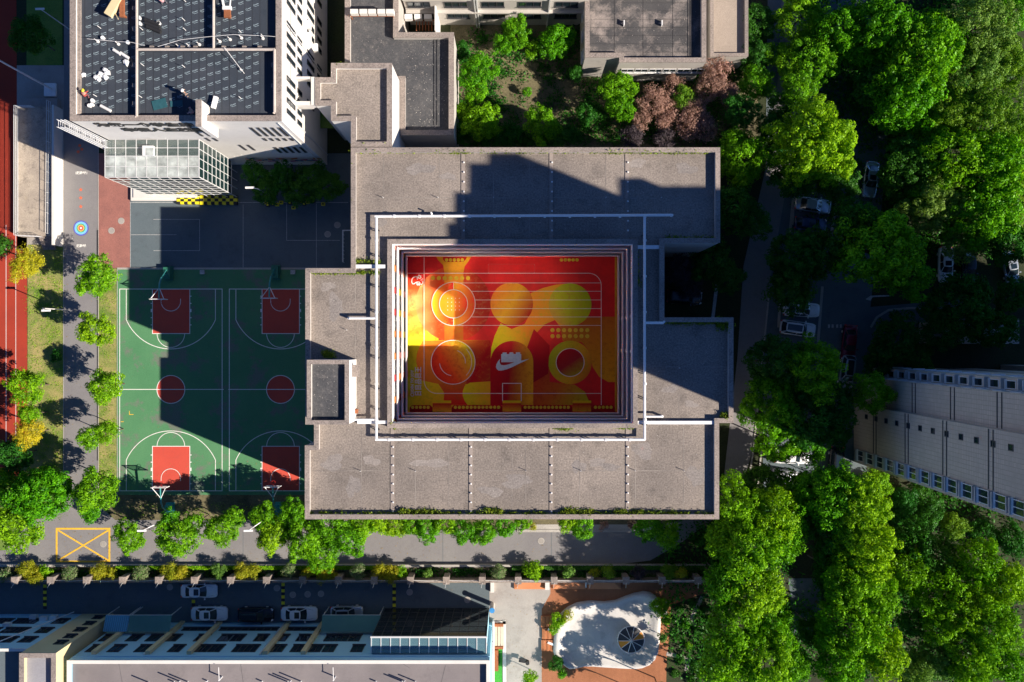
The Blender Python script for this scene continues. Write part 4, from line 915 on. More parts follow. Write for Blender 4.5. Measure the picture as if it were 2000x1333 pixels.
# ------------------------------------------------------------------ grandstand
gh = 1.3; b = MB()
Gs = thing('grandstand', 'low concrete spectator stand with railings between the red track and the path', 'stand', (*P(75,340,0),0))
a = P(36,212,gh); c = P(122,484,0)
x0 = P(35,0,gh)[0]; x1 = P(123,0,0)[0]-.28; y1 = P(0,209,gh)[1]; y0 = P(0,462,gh)[1]
b.box(x0,y0,0,x1,y1,gh); b.build('platform', surf('stand_concrete', (.45,.38,.30), (.33,.28,.23), (.10,.09,.08), big=.5, mid=1.2, fine=7, grain=.25, stain=.9), Gs)
b = MB(); b.box(x1,y0-1.2,0,x1+.28,y1,2.2); b.build('side_wall', M['wallwhite'], Gs)
b = MB()
for k in range(6): b.box(x0+2.6+0,y0-.30-k*.26,0,x1-.6,y0-.02-k*.26,gh-.18-k*.18)
b.build('step', M['coping'], Gs)
b = MB()
def rail(b, pts, h, z, n, post=.05):
    for i in range(len(pts)-1):
        p = Vector((*pts[i],z)); q = Vector((*pts[i+1],z))
        for hh in (h, h*.55, .12): b.tube([p+Vector((0,0,hh)),q+Vector((0,0,hh))], .03, 5)
        k = max(1,int((q-p).length/n))
        for j in range(k+1): r_ = p.lerp(q,j/k); b.tube([r_,r_+Vector((0,0,h))], post*.45, 5)
rail(b, [(x0+.9*0+2.2+0,y1-.1),(x0+.05,y1-.1),(x0+.05,y0+.05)], 1.0, gh, .13)
rail(b, [(x1-2.9+2.3,y1+.6),(x1-.7,y0+.3)], 1.0, gh, 1.3)
rail(b, [(x0+.05,y0+.05),(x0+3.2,y0-.1)], 1.0, gh, .5)
b.build('railing', M['frame'], Gs)
b = MB(); b.box(x0+.1,y1,0,x1,y1+1.2,.9); b.build('platform_ramp', M['concrete'], Gs)
# white pad and tall flagpole-like floodlight by the track
p = P(100,177); b = MB(); b.box(p[0]-.75,p[1]-.85,0,p[0]+.75,p[1]+.85,.35)
b.solo('concrete_pad', M['white'], 'square white concrete pad in the shade between track and tall building', 'pad')
b = MB(); q = P(102,175,.35); q2 = P(-60,85,18)
b.tube([(q[0],q[1],.36),(q[0],q[1],20)], .13, 8, .08); b.cyl(q[0],q[1],.35,.5,.3)
b.solo('floodlight_mast', M['pipe'], 'tall grey mast rising from the square white pad', 'mast')
# ------------------------------------------------------------------ boundary wall with pillars
Wl = thing('boundary_wall', 'low pale boundary wall with square pillars along the shaded alley', 'wall', (0,-30.6,0))
wy_ = P(0,1136,1.6)[1]; b = MB(); b.box(-75,wy_-.12,0,P(1385,0,1.5)[0],wy_+.12,1.5); b.box(-75,wy_-.17,1.5,P(1385,0,1.5)[0],wy_+.17,1.58); b.build('wall', M['coping'], Wl)
ps = MB(); ps.box(-.36,-.42,0,.36,.42,2.3); ps.box(-.42,-.48,2.3,.42,.48,2.42); pme = ps.mesh('pillar'); pme.materials.append(M['coping'])
b = MB()
for k in range(21):
    px = 28+70.3*k; x = P(px,0,2.4)[0]; y = P(0,1134.5,2.4)[1]
    if px > 1440: break
    o = link_obj('pillar', pme, Wl); o.location = Vector((x,y,0))-OFF[Wl.name]
    b.tube([(x,y-.3,2.42),(x-.12,y-.8,2.9)], .03, 5)
    b.tube([(x+.35,y-.1,1.9),(x+2.3,y-.24,1.75),(x+4.25,y-.1,1.9)], .035, 5)
b.build('wall_bracket', M['frame'], Wl)
b = MB()
b.box(-75,P(0,1109,.9)[1],0,P(1380,0,.9)[0],P(0,1105,.9)[1],.55)
b.solo('kerb_wall', M['kerb'], 'thin dark retaining kerb between the road and the planting strip', 'kerb')
# ------------------------------------------------------------------ gate yard furniture
b = MB(); a = P(959,1336,2); c = P(957,1133,2); b.box(-2.50,-46,0,-2.28,P(0,1215,1.2)[1],1.15)
b.solo('yard_rail_wall', M['white'], 'long white low wall with rail at the right end of the south building', 'wall')
b = MB(); q = rectpx(958,1136,965,1158,.5); b.prism(q,.02,.5); b.solo('gate_kerb', M['wallwhite'], 'short white kerb block below the boundary wall at the yard entrance', 'kerb')
Bn = thing('wooden_bench_box', 'pale slatted bench box with dark red ends in the yard', 'bench', (*P(970,1243,0),0))
b = MB()
for k in range(4): a = P(960+6*k,1224,.5); c = P(965+6*k,1262,.5); b.box(a[0],c[1],.4,c[0],a[1],.5)
b.build('slat', surf('pale_slats', (.62,.52,.40), grain=.15), Bn)
b = MB(); 
for y in (1219,1263): a = P(959,y,.5); c = P(983,y+5,.5); b.box(a[0],c[1],.02,c[0],a[1],.62)
b.build('end_panel', M['rust'], Bn)
b = MB(); b.line(PX([(985,1212),(986,1400)]), .45, .12); b.line(PX([(960,1216),(988,1216)]), .4, .12); b.struct('yard_kerb', M['wallwhite'])
sheet('artificial_turf', [(966,1268),(981,1268),(981,1335),(966,1400)], M['turf'], 14)
b = MB(); q = P(968,1290,.5); b.box(q[0]-.35,q[1]-1.4,.02,q[0]+.35,q[1]+1.3,.55); b.solo('planter_box', M['rust'], 'narrow rust coloured planter beside the artificial turf strip', 'planter')
b = MB(); q = P(1026,1296,1); b.obox((q[0]-.4,q[1]+.25,.7),(1,-.2,0),.42,(.2,1,0),.26,(0,0,1),.05); b.box(q[0]-.55,q[1]+.05,.02,q[0]-.5,q[1]+.1,.66); b.box(q[0]-.2,q[1]+.3,.02,q[0]-.15,q[1]+.35,.66); b.cyl(q[0]+.28,q[1]-.15,.02,.62,.26,14)
b.solo('yard_cart', M['black'], 'small black cart standing alone in the sunlit yard', 'cart')
b = MB(); q = P(961,1193,2.6); b.cyl(q[0],q[1],0,2.5,.3,16); b.mi = 1; b.cyl(q[0],q[1],2.5,2.62,.34,16); b.solo('blue_lidded_bin', [M['wallwhite'], plain('blue_plastic',(.05,.25,.55),.4)], 'white bin post with a blue lid at the corner of the glass bay', 'bin')
for i, (x0_, x1_) in enumerate(((1004,1066),(1080,1145),(1148,1213))):
    T_ = thing('planter_bench', ['left orange sloped seat box against the pillared wall','middle orange sloped seat box against the pillared wall','right orange sloped seat box, partly shaded, against the pillared wall'][i], 'seat', (*P((x0_+x1_)/2,1145,.3),0), 'orange seat boxes by the playground')
    a = P(x0_,1152,.5); c = P(x1_,1135,.5); b = MB(); xa,xb,ya,yb_ = a[0],c[0],a[1],c[1]; t_ = (xb-xa)*.27
    b.add([(xa,ya,.03),(xb,ya,.03),(xb,yb_,.03),(xa,yb_,.03),(xa,ya,.32),(xb,ya,.32),(xb-t_*.9,yb_-.05,.62),(xa+t_,yb_-.05,.62),(xa,yb_,.32),(xb,yb_,.32)], [(0,1,5,4),(4,5,6,7),(1,2,9,5),(5,9,6),(0,4,8,3),(4,7,8),(3,8,7,6,9,2)])
    b.build('box', M['deckplain'], T_)
b = MB(); q = P(1068,1138,1); b.box(q[0]-.2,q[1]-1.0,.02,q[0]+.35,q[1]+.3,.9); q = P(1145,1141,1); b.box(q[0]-.1,q[1]-.6,.02,q[0]+.1,q[1]+.1,.6); b.solo('white_gate_post', M['wallwhite'], 'white post block between the first two orange seat boxes', 'post')
# ------------------------------------------------------------------ playground
pg = [(400,800),(405,680),(415,560),(440,490),(480,430),(550,370),(640,330),(760,312),(900,322),(1010,308),(1100,270),(1190,240),(1280,222),(1350,232),(1400,265),(1435,320),(1450,390),(1452,500),(1445,620),(1438,740),(1425,820),(1395,890),(1340,945),(1270,975),(1200,985),(1050,978),(900,968),(780,955),(700,955),(620,972),(560,978),(515,950),(480,915),(440,875),(410,840)]
pw = [Vector(P(1000+x/5,1110+y/5,0)) for x,y in pg]; cen = sum(pw, Vector((0,0)))/len(pw)
b = MB(); prof = [(1.0,.0),(.995,.30),(.965,.48),(.92,.50),(.86,.34),(.78,.16),(.65,.10),(.4,.08),(.15,.08)]; n_ = len(pw); vs = []
for k, (s_, z_) in enumerate(prof):
    for i, p in enumerate(pw):
        f = max(0,-math.cos(math.atan2(p.y-cen.y,p.x-cen.x)))*1.2 + max(0,math.cos(math.atan2(p.y-cen.y-1,p.x-cen.x)-.5))*1.0+.25
        q = cen.lerp(p, s_); vs.append((q.x,q.y,.03+z_*min(1.4,f)))
vs.append((cen.x,cen.y,.1)); fs = [(k*n_+i,k*n_+(i+1)%n_,(k+1)*n_+(i+1)%n_,(k+1)*n_+i)[::-1] for k in range(len(prof)-1) for i in range(n_)]
fs += [((len(prof)-1)*n_+i,len(vs)-1,(len(prof)-1)*n_+(i+1)%n_) for i in range(n_)]
b.add(vs, fs); b.solo('play_mound', M['sand'], 'white rounded play basin with raised rims on the orange decking', 'play area', smooth=True)
Wh = thing('play_canopy', 'round umbrella-like play wheel with black and orange segments on the white basin', 'play wheel', (*P(1233,1251,1.4),0))
wx, wy2 = P(1233,1251,1.4); R0 = 1.72; seg = 10
for nm, cols, mat in (('dark_segment',(0,1,2,3,5,6,7,8),M['darkframe']),('orange_segment',(4,9),plain('orange_sheet',(.90,.34,.03),.5))):
    b = MB()
    for k in range(seg):
        kk = (k+3) % seg
        if kk in cols:
            a0 = 2*pi*k/seg-.55; a1 = a0+2*pi/seg
            for i in range(4):
                t0 = a0+(a1-a0)*i/4; t1 = a0+(a1-a0)*(i+1)/4
                b.add([(wx,wy2,1.6),(wx+R0*cos(t0),wy2+R0*sin(t0),1.2),(wx+R0*cos(t1),wy2+R0*sin(t1),1.2),(wx,wy2,1.55),(wx+R0*cos(t0),wy2+R0*sin(t0),1.15),(wx+R0*cos(t1),wy2+R0*sin(t1),1.15)], [(0,1,2),(3,5,4),(1,4,5,2)])
    b.build(nm, mat, Wh)
b = MB(); b.tube([(wx+R0*cos(2*pi*i/40),wy2+R0*sin(2*pi*i/40),1.2) for i in range(41)], .06, 6)
for k in range(seg): a0 = 2*pi*k/seg-.55; b.tube([(wx,wy2,1.63),(wx+R0*cos(a0),wy2+R0*sin(a0),1.23)], .04, 5)
b.tube([(wx,wy2,.1),(wx,wy2,1.75)], .08, 8); b.build('wheel_frame', M['pipe'], Wh)
Be = thing('park_bench', 'white slatted bench beside the right rim of the white play basin', 'bench', (*P(1299,1192,.5),0))
q = P(1299,1192,.5); b = MB()
for k in range(3): b.obox((q[0]-.15+.17*k,q[1],.45),(0,1,0),1.05,(1,0,0),.06,(0,0,1),.025)
b.build('seat', M['white'], Be)
b = MB()
for s_ in (-.9,.9): b.box(q[0]-.2,q[1]+s_-.05,.02,q[0]+.3,q[1]+s_+.05,.42)
b.build('leg', M['darkframe'], Be)
# slatted timber loungers on the left decking
for i, (x, y) in enumerate(((1068,1215),(1071,1238),(1069,1262))):
    q = P(x,y,.4); b = MB()
    for k in range(9): b.box(q[0]-.75+k*.17,q[1]-.72,.12,q[0]-.62+k*.17,q[1]+.72,.32+.05*(k%3))
    b.solo('timber_platform', M['deckplain'], ['upper orange timber lounging platform left of the white basin','middle orange timber lounging platform left of the white basin','lower orange timber lounging platform, half in shade, left of the white basin'][i], 'platform', 'orange timber platforms')
for y, ul in ((1232,'upper'),(1258,'lower')):
    q = P(1076,y,.5); b = MB(); b.obox((q[0],q[1],.4),(1,-.4,0),.42,(.4,1,0),.14,(0,0,1),.06); b.box(q[0]-.25,q[1]-.03,.02,q[0]-.2,q[1]+.03,.36)
    b.solo('white_stool', M['white'], ul+' small white stool on the orange timber platforms', 'stool')
# ------------------------------------------------------------------ basketball stands
def hoop(label, px, py, s):
    """px,py = photo position of the rim; s = -1 when the post stands below (south), 1 when above"""
    x, y = P(px, py, 3.05); o = thing('basketball_stand', label, 'basketball hoop', (x,y+s*2.6,0), 'basketball stands')
    b = MB(); b.box(x-.55,y+s*3.0,.04,x+.55,y+s*4.9,.35); b.box(x-.45,y+s*3.2,.35,x+.45,y+s*4.7,.95); b.build('ballast_box', M['teal'] if s<0 else plain('green_box',(.03,.16,.10),.5), o)
    b = MB(); pts = [(x,y+s*3.7,.9),(x,y+s*3.6,1.8),(x,y+s*3.2,2.6),(x,y+s*2.4,3.15),(x,y+s*.6,3.3)]; b.tube(pts, .11, 8)
    b.tube([(x,y+s*4.4,.9),(x,y+s*3.4,2.3)], .06, 6); b.build('post', M['teal'], o)
    b = MB(); b.box(x-.9,y+s*.42,2.9,x+.9,y+s*.46,3.95); b.build('backboard', glass('acrylic_board',(.75,.80,.82),.1,.35), o)
    b = MB(); f = .05
    for z_ in (2.9,3.92): b.box(x-.92,y+s*.40,z_-f,x+.92,y+s*.48,z_+f)
    for x_ in (-.92,.92): b.box(x+x_-f,y+s*.395,2.85,x+x_+f,y+s*.485,3.97)
    for x_ in (-.85,.85): b.tube([(x+x_,y+s*.46,3.85),(x,y+s*1.9,3.2)], .045, 6)
    b.build('board_frame', M['white'], o)
    b = MB(); b.tube([(x+.24*cos(a),y+.24*sin(a),3.05) for a in [2*pi*i/20 for i in range(21)]], .022, 6); b.box(x-.07,y+s*.22,3.02,x+.07,y+s*.42,3.07); b.build('rim', M['red'], o)
hoop('basketball stand at the sunlit lower end of the left green court', 315, 944, -1)
hoop('basketball stand at the lower end of the right green court beside the big roof', 534, 943, -1)
hoop('basketball stand in shade at the upper end of the left green court', 312, 592, 1)
hoop('basketball stand in shade at the upper end of the right green court', 527, 590, 1)
for i, (x, y, lab) in enumerate(((395,532,'small pale box on the shaded court edge between the two upper hoops'),(572,532,'small pale box on the shaded court edge right of the right upper hoop'))):
    p = P(x,y,.3); b = MB(); b.box(p[0]-.26,p[1]-.24,.04,p[0]+.26,p[1]+.24,.34); b.box(p[0]-.29,p[1]-.27,.34,p[0]+.29,p[1]+.27,.38)
    b.solo('court_box', M['lineworn'], lab, 'box')
# railing recess beside the big roof in the dark yard
Rr = thing('stair_railing', 'white railing round a sunken stair in the dark yard beside the big roof', 'railing', (*P(675,480,1),0)); b = MB()
q = [P(669,450,1.1),P(669,512,1.1),P(690,512,1.1)]; q = [P(690,450,1.1)]+q
for i in range(2): b.tube([(*q[i],1.1),(*q[i+1],1.1)], .05, 6); b.tube([(*q[i],.6),(*q[i+1],.6)], .03, 6)
for i in range(9): t_ = i/8; b.tube([(q[1][0],q[1][1]+(q[2][1]-q[1][1])*t_,.03),(q[1][0],q[1][1]+(q[2][1]-q[1][1])*t_,1.1)], .03, 5)
b.build('rail', M['white'], Rr)
# ------------------------------------------------------------------ cars
def car_mesh(style):
    L_, W_, Hh = {'sedan':(4.7,1.84,1.45),'suv':(4.6,1.86,1.66),'hatch':(4.2,1.76,1.5)}[style]
    b = MB(); n = 24; secs = []
    for i in range(n+1):
        t = i/n; x = -L_/2+L_*t; e = min(t,1-t)*2
        wv = W_/2*(1-.30*(1-min(1,e/.16))**2.2 - .05*(1-min(1,e/.5))**2)
        if t > .72: zt = .92-.20*((t-.72)/.28)**1.8
        elif t < .12: zt = (.98 if style!='sedan' else .96)-.12*((.12-t)/.12)**2
        else: zt = .98-.06*(t-.12)/.6
        zb = .32+.12*(1-min(1,e/.12)); prof = [(0,zb),(wv*.82,zb),(wv,zb+.14),(wv*1.0,zt-.26),(wv*.95,zt-.06),(wv*.80,zt),(0,zt+.02)]
        secs.append((x,prof))
    ring = []
    for x, pr_ in secs:
        ring.append([(x,-yy,zz) for yy,zz in pr_]+[(x,yy,zz) for yy,zz in pr_[-2:0:-1]])
    m = len(ring[0]); vs = [v for r_ in ring for v in r_]
    b.add(vs, [(i*m+j,i*m+(j+1)%m,(i+1)*m+(j+1)%m,(i+1)*m+j)[::-1] for i in range(n) for j in range(m)]+[tuple(range(m))[::1], tuple(range(n*m,(n+1)*m))[::-1]])
    cab = MB(); f0, f1, r0, r1 = {'sedan':(.98,.30,-1.05,-1.72),'suv':(1.02,.42,-1.75,-2.12),'hatch':(1.0,.38,-1.3,-1.85)}[style]
    wb, wt = W_/2*.88, W_/2*.70; z0, z1 = .93, Hh-.05
    lo = [(f0,-wb*.86),(f0+.10,0),(f0,wb*.86),(f0-.5,wb),(r0*.5,wb),(r1+.45,wb*.98),(r1,wb*.84),(r1-.07,0),(r1,-wb*.84),(r1+.45,-wb*.98),(r0*.5,-wb),(f0-.5,-wb)]
    hi = [(f1,-wt*.88),(f1+.06,0),(f1,wt*.88),(f1-.35,wt),(r0*.4,wt*1.01),(r0+.3,wt*.97),(r0,wt*.86),(r0-.05,0),(r0,-wt*.86),(r0+.3,-wt*.97),(r0*.4,-wt*1.01),(f1-.35,-wt)]
    k = len(lo); cab.add([(x,y,z0) for x,y in lo]+[(x,y,z1) for x,y in hi], [(i,(i+1)%k,k+(i+1)%k,k+i) for i in range(k)]+[tuple(range(k,2*k))])
    rf = MB(); ro = [(x*.96+(-.02 if x>0 else .02),y*.98) for x,y in hi]; ri = [(x*.8,y*.8) for x,y in hi]
    rf.add([(x,y,z1-.02) for x,y in hi]+[(x,y,z1+.03) for x,y in ro]+[(x,y,z1+.055) for x,y in ri], [(i,(i+1)%k,k+(i+1)%k,k+i) for i in range(k)]+[(k+i,k+(i+1)%k,2*k+(i+1)%k,2*k+i) for i in range(k)]+[tuple(range(2*k,3*k))])
    for s_ in (-1,1):  # pillars
        rf.bar((f0-.02,s_*wb*.88,z0),(f1,s_*wt*.88,z1),.07); rf.bar((r1+.02,s_*wb*.86,z0),(r0,s_*wt*.88,z1),.13); rf.bar((-.28,s_*wb*.995,z0),(-.30,s_*wt*1.0,z1),.06)
    return L_, W_, Hh, b, cab, rf, (f1,r0,wt)
def car(style, paint, label, roofglass=0, cover=False):
    L_, W_, Hh, b, cab, rf, (f1,r0,wt) = car_mesh(style)
    o = thing('parked_car', label, 'car', (0,0,0), 'parked cars')
    if cover:
        cv = MB(); n = 22; rr = random.Random(6); vs = []; m = 14
        for i in range(n+1):
            t = i/n; x = -2.25+4.5*t; e = min(t,1-t)*2; w_ = .9*(1-.35*(1-min(1,e/.2))**2); zt = .95+.5*max(0,1-abs((t-.42)/.34)**2.6)-.2*(1-min(1,e/.1))
            for j in range(m): a = pi*j/(m-1); yy = -w_*cos(a)*(1.02 if sin(a)<.3 else 1); vs.append((x+rr.uniform(-.03,.03), yy+rr.uniform(-.03,.03), max(.1,zt*min(1,max(0,sin(a))**.45))+rr.uniform(-.045,.045)))
        cv.add(vs, [(i*m+j,(i+1)*m+j,(i+1)*m+j+1,i*m+j+1) for i in range(n) for j in range(m-1)]); cv.build('car_cover', plain('silver_cover',(.62,.64,.68),.35,metal=.5), o, smooth=False)
    else:
        bo = b.build('body', paint, o, smooth=True); cab.build('windows', M['window'], o); rf.build('roof', paint, o)
        if roofglass:
            g = MB(); x0, x1 = (f1-.12, f1-.75) if roofglass == 1 else (f1-.1, r0+.15); g.box(x1,-wt*.62,Hh-.005,x0,wt*.62,Hh+.018); g.build('sunroof', M['window'], o)
        for s_ in (-1,1):
            g = MB(); g.obox((L_/2-.22,s_*W_*.37,.72),(1,-s_*.55,0),.16,(s_*.55,1,0),.10,(0,0,1),.07)
            g.build('headlight', M['white'], o)
        for s_ in (-1,1):
            g = MB(); g.obox((-L_/2+.12,s_*W_*.36,.80),(1,s_*.4,0),.08,(-s_*.4,1,0),.16,(0,0,1),.07)
            g.build('tail_light', M['red'], o)
        for s_ in (-1,1):
            g = MB(); g.obox((.82,s_*(W_/2+.07),1.0),(1,0,0),.07,(0,1,0),.11,(0,0,1),.07)
            g.build('wing_mirror', paint, o)
        g = MB(); g.line([(1.02,-.72),(1.9,-.52)],.02,.955); g.line([(1.02,.72),(1.9,.52)],.02,.955); g.build('bonnet_crease', M['darkframe'], o)
    for sx in (-L_*.30,L_*.30):
        for sy in (-1,1):
            wm = MB(); wm.tube([(sx,sy*(W_/2-.24),.33),(sx,sy*(W_/2-.01),.33)], .33, 18); wo = wm.build('wheel', M['tyre'], o)
            wm = MB(); wm.tube([(sx,sy*(W_/2-.012),.33),(sx,sy*(W_/2+.004),.33)], .20, 12); wm.build('rim', M['pipe'], wo)
    return o
def cpaint(n, c, metal=.2): m = plain('car_'+n, c, .25, metal=metal, var=.02); m.node_tree.nodes['Principled BSDF'].inputs['Coat Weight'].default_value = .6; return m
PW, PB, PS, PR, PD = cpaint('white',(.78,.79,.80),0), cpaint('black',(.012,.013,.02)), cpaint('silver',(.48,.52,.56),.5), cpaint('red',(.22,.012,.03)), cpaint('blue',(.02,.04,.12))
cars = [(387,1156,0,'sedan',PW,1,'white car parked alone against the pillared wall in the alley'),
 (407,1201,0,'sedan',PW,1,'white car at the left end of the row below the pale blue wall'),
 (498,1203,0,'suv',PB,2,'black car between two white cars in the alley'),
 (583,1201,0,'sedan',PW,1,'white car right of the black car in the alley'),
 (676,1199,0,'hatch',PS,2,'silver car half hidden under the dark green awning'),
 (1338,580,-4,'suv',PB,0,'dark car tucked in the notch of the big roof under dull purple trees'),
 (1590,400,-8,'sedan',PS,0,'grey-green car in the shade below the large round tree'),
 (1585,437,-6,'hatch',PD,1,'dark blue car mostly hidden below the grey-green car'),
 (1567,605,-3,'sedan',PW,1,'white car with bonnet poking out under leaves, upper of two'),
 (1560,642,-8,'suv',PW,2,'white car half covered by branches, lower of two'),
 (1661,670,-95,'sedan',PR,0,'dark red car parked beside the curved planting bed'),
 (1657,728,-97,'suv',PS,2,'silver car below the dark red car, half under leaves'),
 (1548,893,-2,'sedan',PW,0,'white car with a sunlit bonnet under a bright tree'),
 (1636,908,-93,'suv',PB,2,'black car with a long glass roof beside the tan tower'),
 (1703,350,-97,'sedan',PS,1,'grey car parked at the edge of the dark wood'),
 (1850,517,-90,'sedan',PW,1,'white car alone in deep shade at the right, nose pointing down'),
 (1895,522,-90,'hatch',PB,0,'black car in deep shade right of the lone white car'),
 (1977,522,-80,'hatch',PS,1,'silver car in deep shade at the right edge')]
for x, y, a, st, pm_, rg, lab in cars:
    o = car(st, pm_, lab, rg); p = P(x,y,1.1); o.location = (p[0],p[1],.015); o.rotation_euler = (0,0,radians(a))
o = car('sedan', PS, 'car under a crumpled silver cover between the trees', 0, True); p = P(1529,932,1.0); o.location = (p[0],p[1],.01); o.rotation_euler = (0,0,radians(-6))
# ------------------------------------------------------------------ street lamps
def lamp(px, py, h, dx, dy, label):
    x, y = P(px,py,h); o = thing('street_lamp', label, 'street lamp', (x,y,0), 'street lamps')
    b = MB(); b.tube([(x+dx,y+dy,0),(x+dx,y+dy,h-.3),(x+dx*.6,y+dy*.6,h),(x,y,h+.05)], .07, 8, .04); b.build('pole', M['pipe'], o)
    b = MB(); b.obox((x,y,h+.02),(1,.02,0),.55,(0,1,0),.12,(0,0,1),.05); b.build('lamp_head', M['white'], o)
lamp(488,367,6.5,.9,-.1,'white street lamp in front of the dark clipped trees')
lamp(277,1037,7.0,1.3,.6,'street lamp between the first two road trees right of the yellow box')
lamp(485,1037,7.0,1.3,.9,'street lamp left of the largest bright tree group on the road')
lamp(90,607,5.5,-.6,.3,'short lamp over the shadow on the lawn beside the track')
lamp(78,18,6.0,.5,-.3,'lamp in the shade at the top left lawn')
# ------------------------------------------------------------------ things on the tall block's roof
def at(px, py, z=0): q = P(px,py,zt); return q[0], q[1], zt+z
bm_n = [0]
def sack(px, py, r, label, seed):
    r *= .8
    rr = random.Random(seed); x,y,z = at(px,py); b = MB(); n = 9
    pts = [(x+r*rr.uniform(.55,1.15)*cos(2*pi*i/n), y+r*rr.uniform(.55,1.15)*sin(2*pi*i/n)) for i in range(n)]
    vs = [(p[0],p[1],z+.015) for p in pts]+[(x+(p[0]-x)*.85,y+(p[1]-y)*.85,z+rr.uniform(.15,.32)) for p in pts]+[(x,y,z+.38)]
    b.add(vs, [(i,(i+1)%n,n+(i+1)%n,n+i) for i in range(n)]+[(n+i,n+(i+1)%n,2*n) for i in range(n)])
    b.solo('sack', M['bag'], label, 'sack', 'white sacks on the black roof')
for i, (x, y, r) in enumerate(((190,152,.42),(198,146,.42),(206,151,.4),(211,143,.45),(207,138,.38),(194,157,.3))): sack(x,y,r,f'{ORD[i]} white crumpled sack counted from the left of the heap on the black roof',i)
sack(163,147,.38,'lone white sack left of the sack heap on the black roof',11); sack(248,123,.5,'torn white sack beside the long roof pipe, right of the heap',12)
def bucket(px, py, c, label, r=.2):
    x,y,z = at(px,py); b = MB(); b.cyl(x,y,z+.01,z+.34,r*.85,14,r); b.mi = 1; b.cyl(x,y,z+.34,z+.345,r*.8,14)
    b.solo('bucket', [M['white'], plain('bucket_lid', c, .5)], label, 'bucket', 'buckets on the black roof')
for x, y, c, lab in ((203,76,(.75,.85,.9),'pale blue lidded bucket alone in the upper left of the black roof'),(252,85,(.75,.85,.9),'pale bucket touching the long roof pipe'),(274,37,(.75,.85,.88),'upper of two pale buckets right of the long pipe'),(275,48,(.8,.85,.88),'lower of two pale buckets right of the long pipe'),(183,198,(.75,.85,.9),'pale bucket beside the kneeling worker'),(177,208,(.9,.9,.9),'left white bucket below the kneeling worker'),(182,206,(.9,.9,.9),'right white bucket below the kneeling worker'),(312,47,(.03,.03,.03),'open dark-mouthed bucket beside the black rolls')): bucket(x,y,c,lab)
def roll(px, py, ang, L_, label, mat=None, r=.16):
    x,y,z = at(px,py); d = Vector((cos(radians(ang)),sin(radians(ang)),0))*L_/2; c = Vector((x,y,z+r+.01)); b = MB(); b.tube([c-d,c+d], r, 14); b.solo('membrane_roll', mat or M['pipe'], label, 'roll', 'rolls on the black roof')
roll(230,103,-33,.9,'upper pale membrane roll above the torn sack'); roll(245,110,-33,1.1,'lower pale membrane roll above the torn sack'); roll(208,213,-28,1.2,'pale membrane roll below the kneeling worker')
roll(299,45,-22,1.6,'uppermost black membrane roll in the stack',M['black'],.2); roll(300,52,-22,1.7,'middle black membrane roll in the stack',M['black'],.2); roll(302,59,-22,1.6,'lowest black membrane roll in the stack',M['black'],.2)
b = MB(); rr = random.Random(5)
for pts in ([(178,82),(230,86),(265,89),(290,95)], [(315,97),(360,84),(404,79),(460,74),(520,75),(545,77)]):
    b.tube([Vector(at(x,y,.8+.1*sin(x))) for x,y in pts], .022, 5)
for x, y in ((192,82),(232,87),(370,91),(390,88),(350,92),(430,82),(450,78),(472,75),(514,76)):
    q = Vector(at(x,y)); b.tube([q,q+Vector((0,0,.85))], .045, 6); b.cyl(q.x,q.y,zt+.01,zt+.10,.16,10)
b.solo('cable_run', M['pipe'], 'thin cable carried on short posts across the black roof', 'cable')
for i, (x, y, a) in enumerate(((446,101,-57),(390,97,0))):
    if i == 0: q = Vector(at(446,101,1.2)); b = MB(); b.tube([q,Vector(at(478,145,.1))], .03, 5); b.cyl(*at(472,138)[:2],zt+.01,zt+.3,.1,8); b.solo('metal_stay', M['pipe'], 'slanting thin metal stay below the cross pipe', 'pole')
tpm = MB(); tpm.tube([(0,0,0),(0,0,.75)], .035, 6); tpme = tpm.mesh('roof_stub_pipe'); tpme.materials.append(M['white'])
for x, y in ((197,56),(279,59),(281,129),(277,191),(363,4),(363,60),(361,132),(471,64),(471,193),(367,192),(189,189),(514,72),(361,41)):
    o = link_obj('roof_stub_pipe', tpme, B); q = at(x,y); o.location = Vector(q)-OFF[B.name]
# gondola brackets at the top edge
Cr = thing('winch_frame', 'cream and orange winch frame at the top left of the black roof', 'winch', at(237,20)); b = MB(); x,y,z = at(246,-10); x2,y2,_ = at(246,40); b.box(x-.22,y2,z+.7,x+.22,y,z+1.0); b.box(x-.1,y2+.2,z,x+.1,y2+.4,z+.7); b.build('beam', M['rust'], Cr)
b = MB(); x,y,z = at(230,20); b.obox((x,y,z+.9),(1,-.6,0),.4,(.6,1,0),1.1,(0,0,1),.25); b.bar((x-.7,y+.5,z+.1),(x+.6,y-1.4,z+1.2),.08); b.build('housing', M['cream'], Cr)
Cr = thing('winch_frame', 'white and orange winch frame at the top middle of the black roof', 'winch', at(449,15)); b = MB(); x,y,z = at(449,24); b.box(x-.32,y-.9,z+.6,x+.32,y-.1,z+.9); b.box(x-.15,y-.7,z,x+.15,y-.3,z+.6); b.build('foot', M['rust'], Cr)
b = MB(); b.bar((x-.3,y+.1,z+.9),(x-.55,y+2.2,z+1.5),.18); b.bar((x+.3,y+.1,z+.9),(x+.7,y+2.2,z+1.5),.1); b.box(x-.45,y-.1,z+.7,x+.45,y+.25,z+1.0); b.build('arm', M['white'], Cr)
x,y,z = at(421,202); b = MB(); b.obox((x,y,z+.25),(.25,1,0),.62,(1,-.25,0),.19,(0,0,1),.22); b.solo('white_sheet_bundle', M['bag'], 'long white folded sheet right of the blade wall', 'bundle')
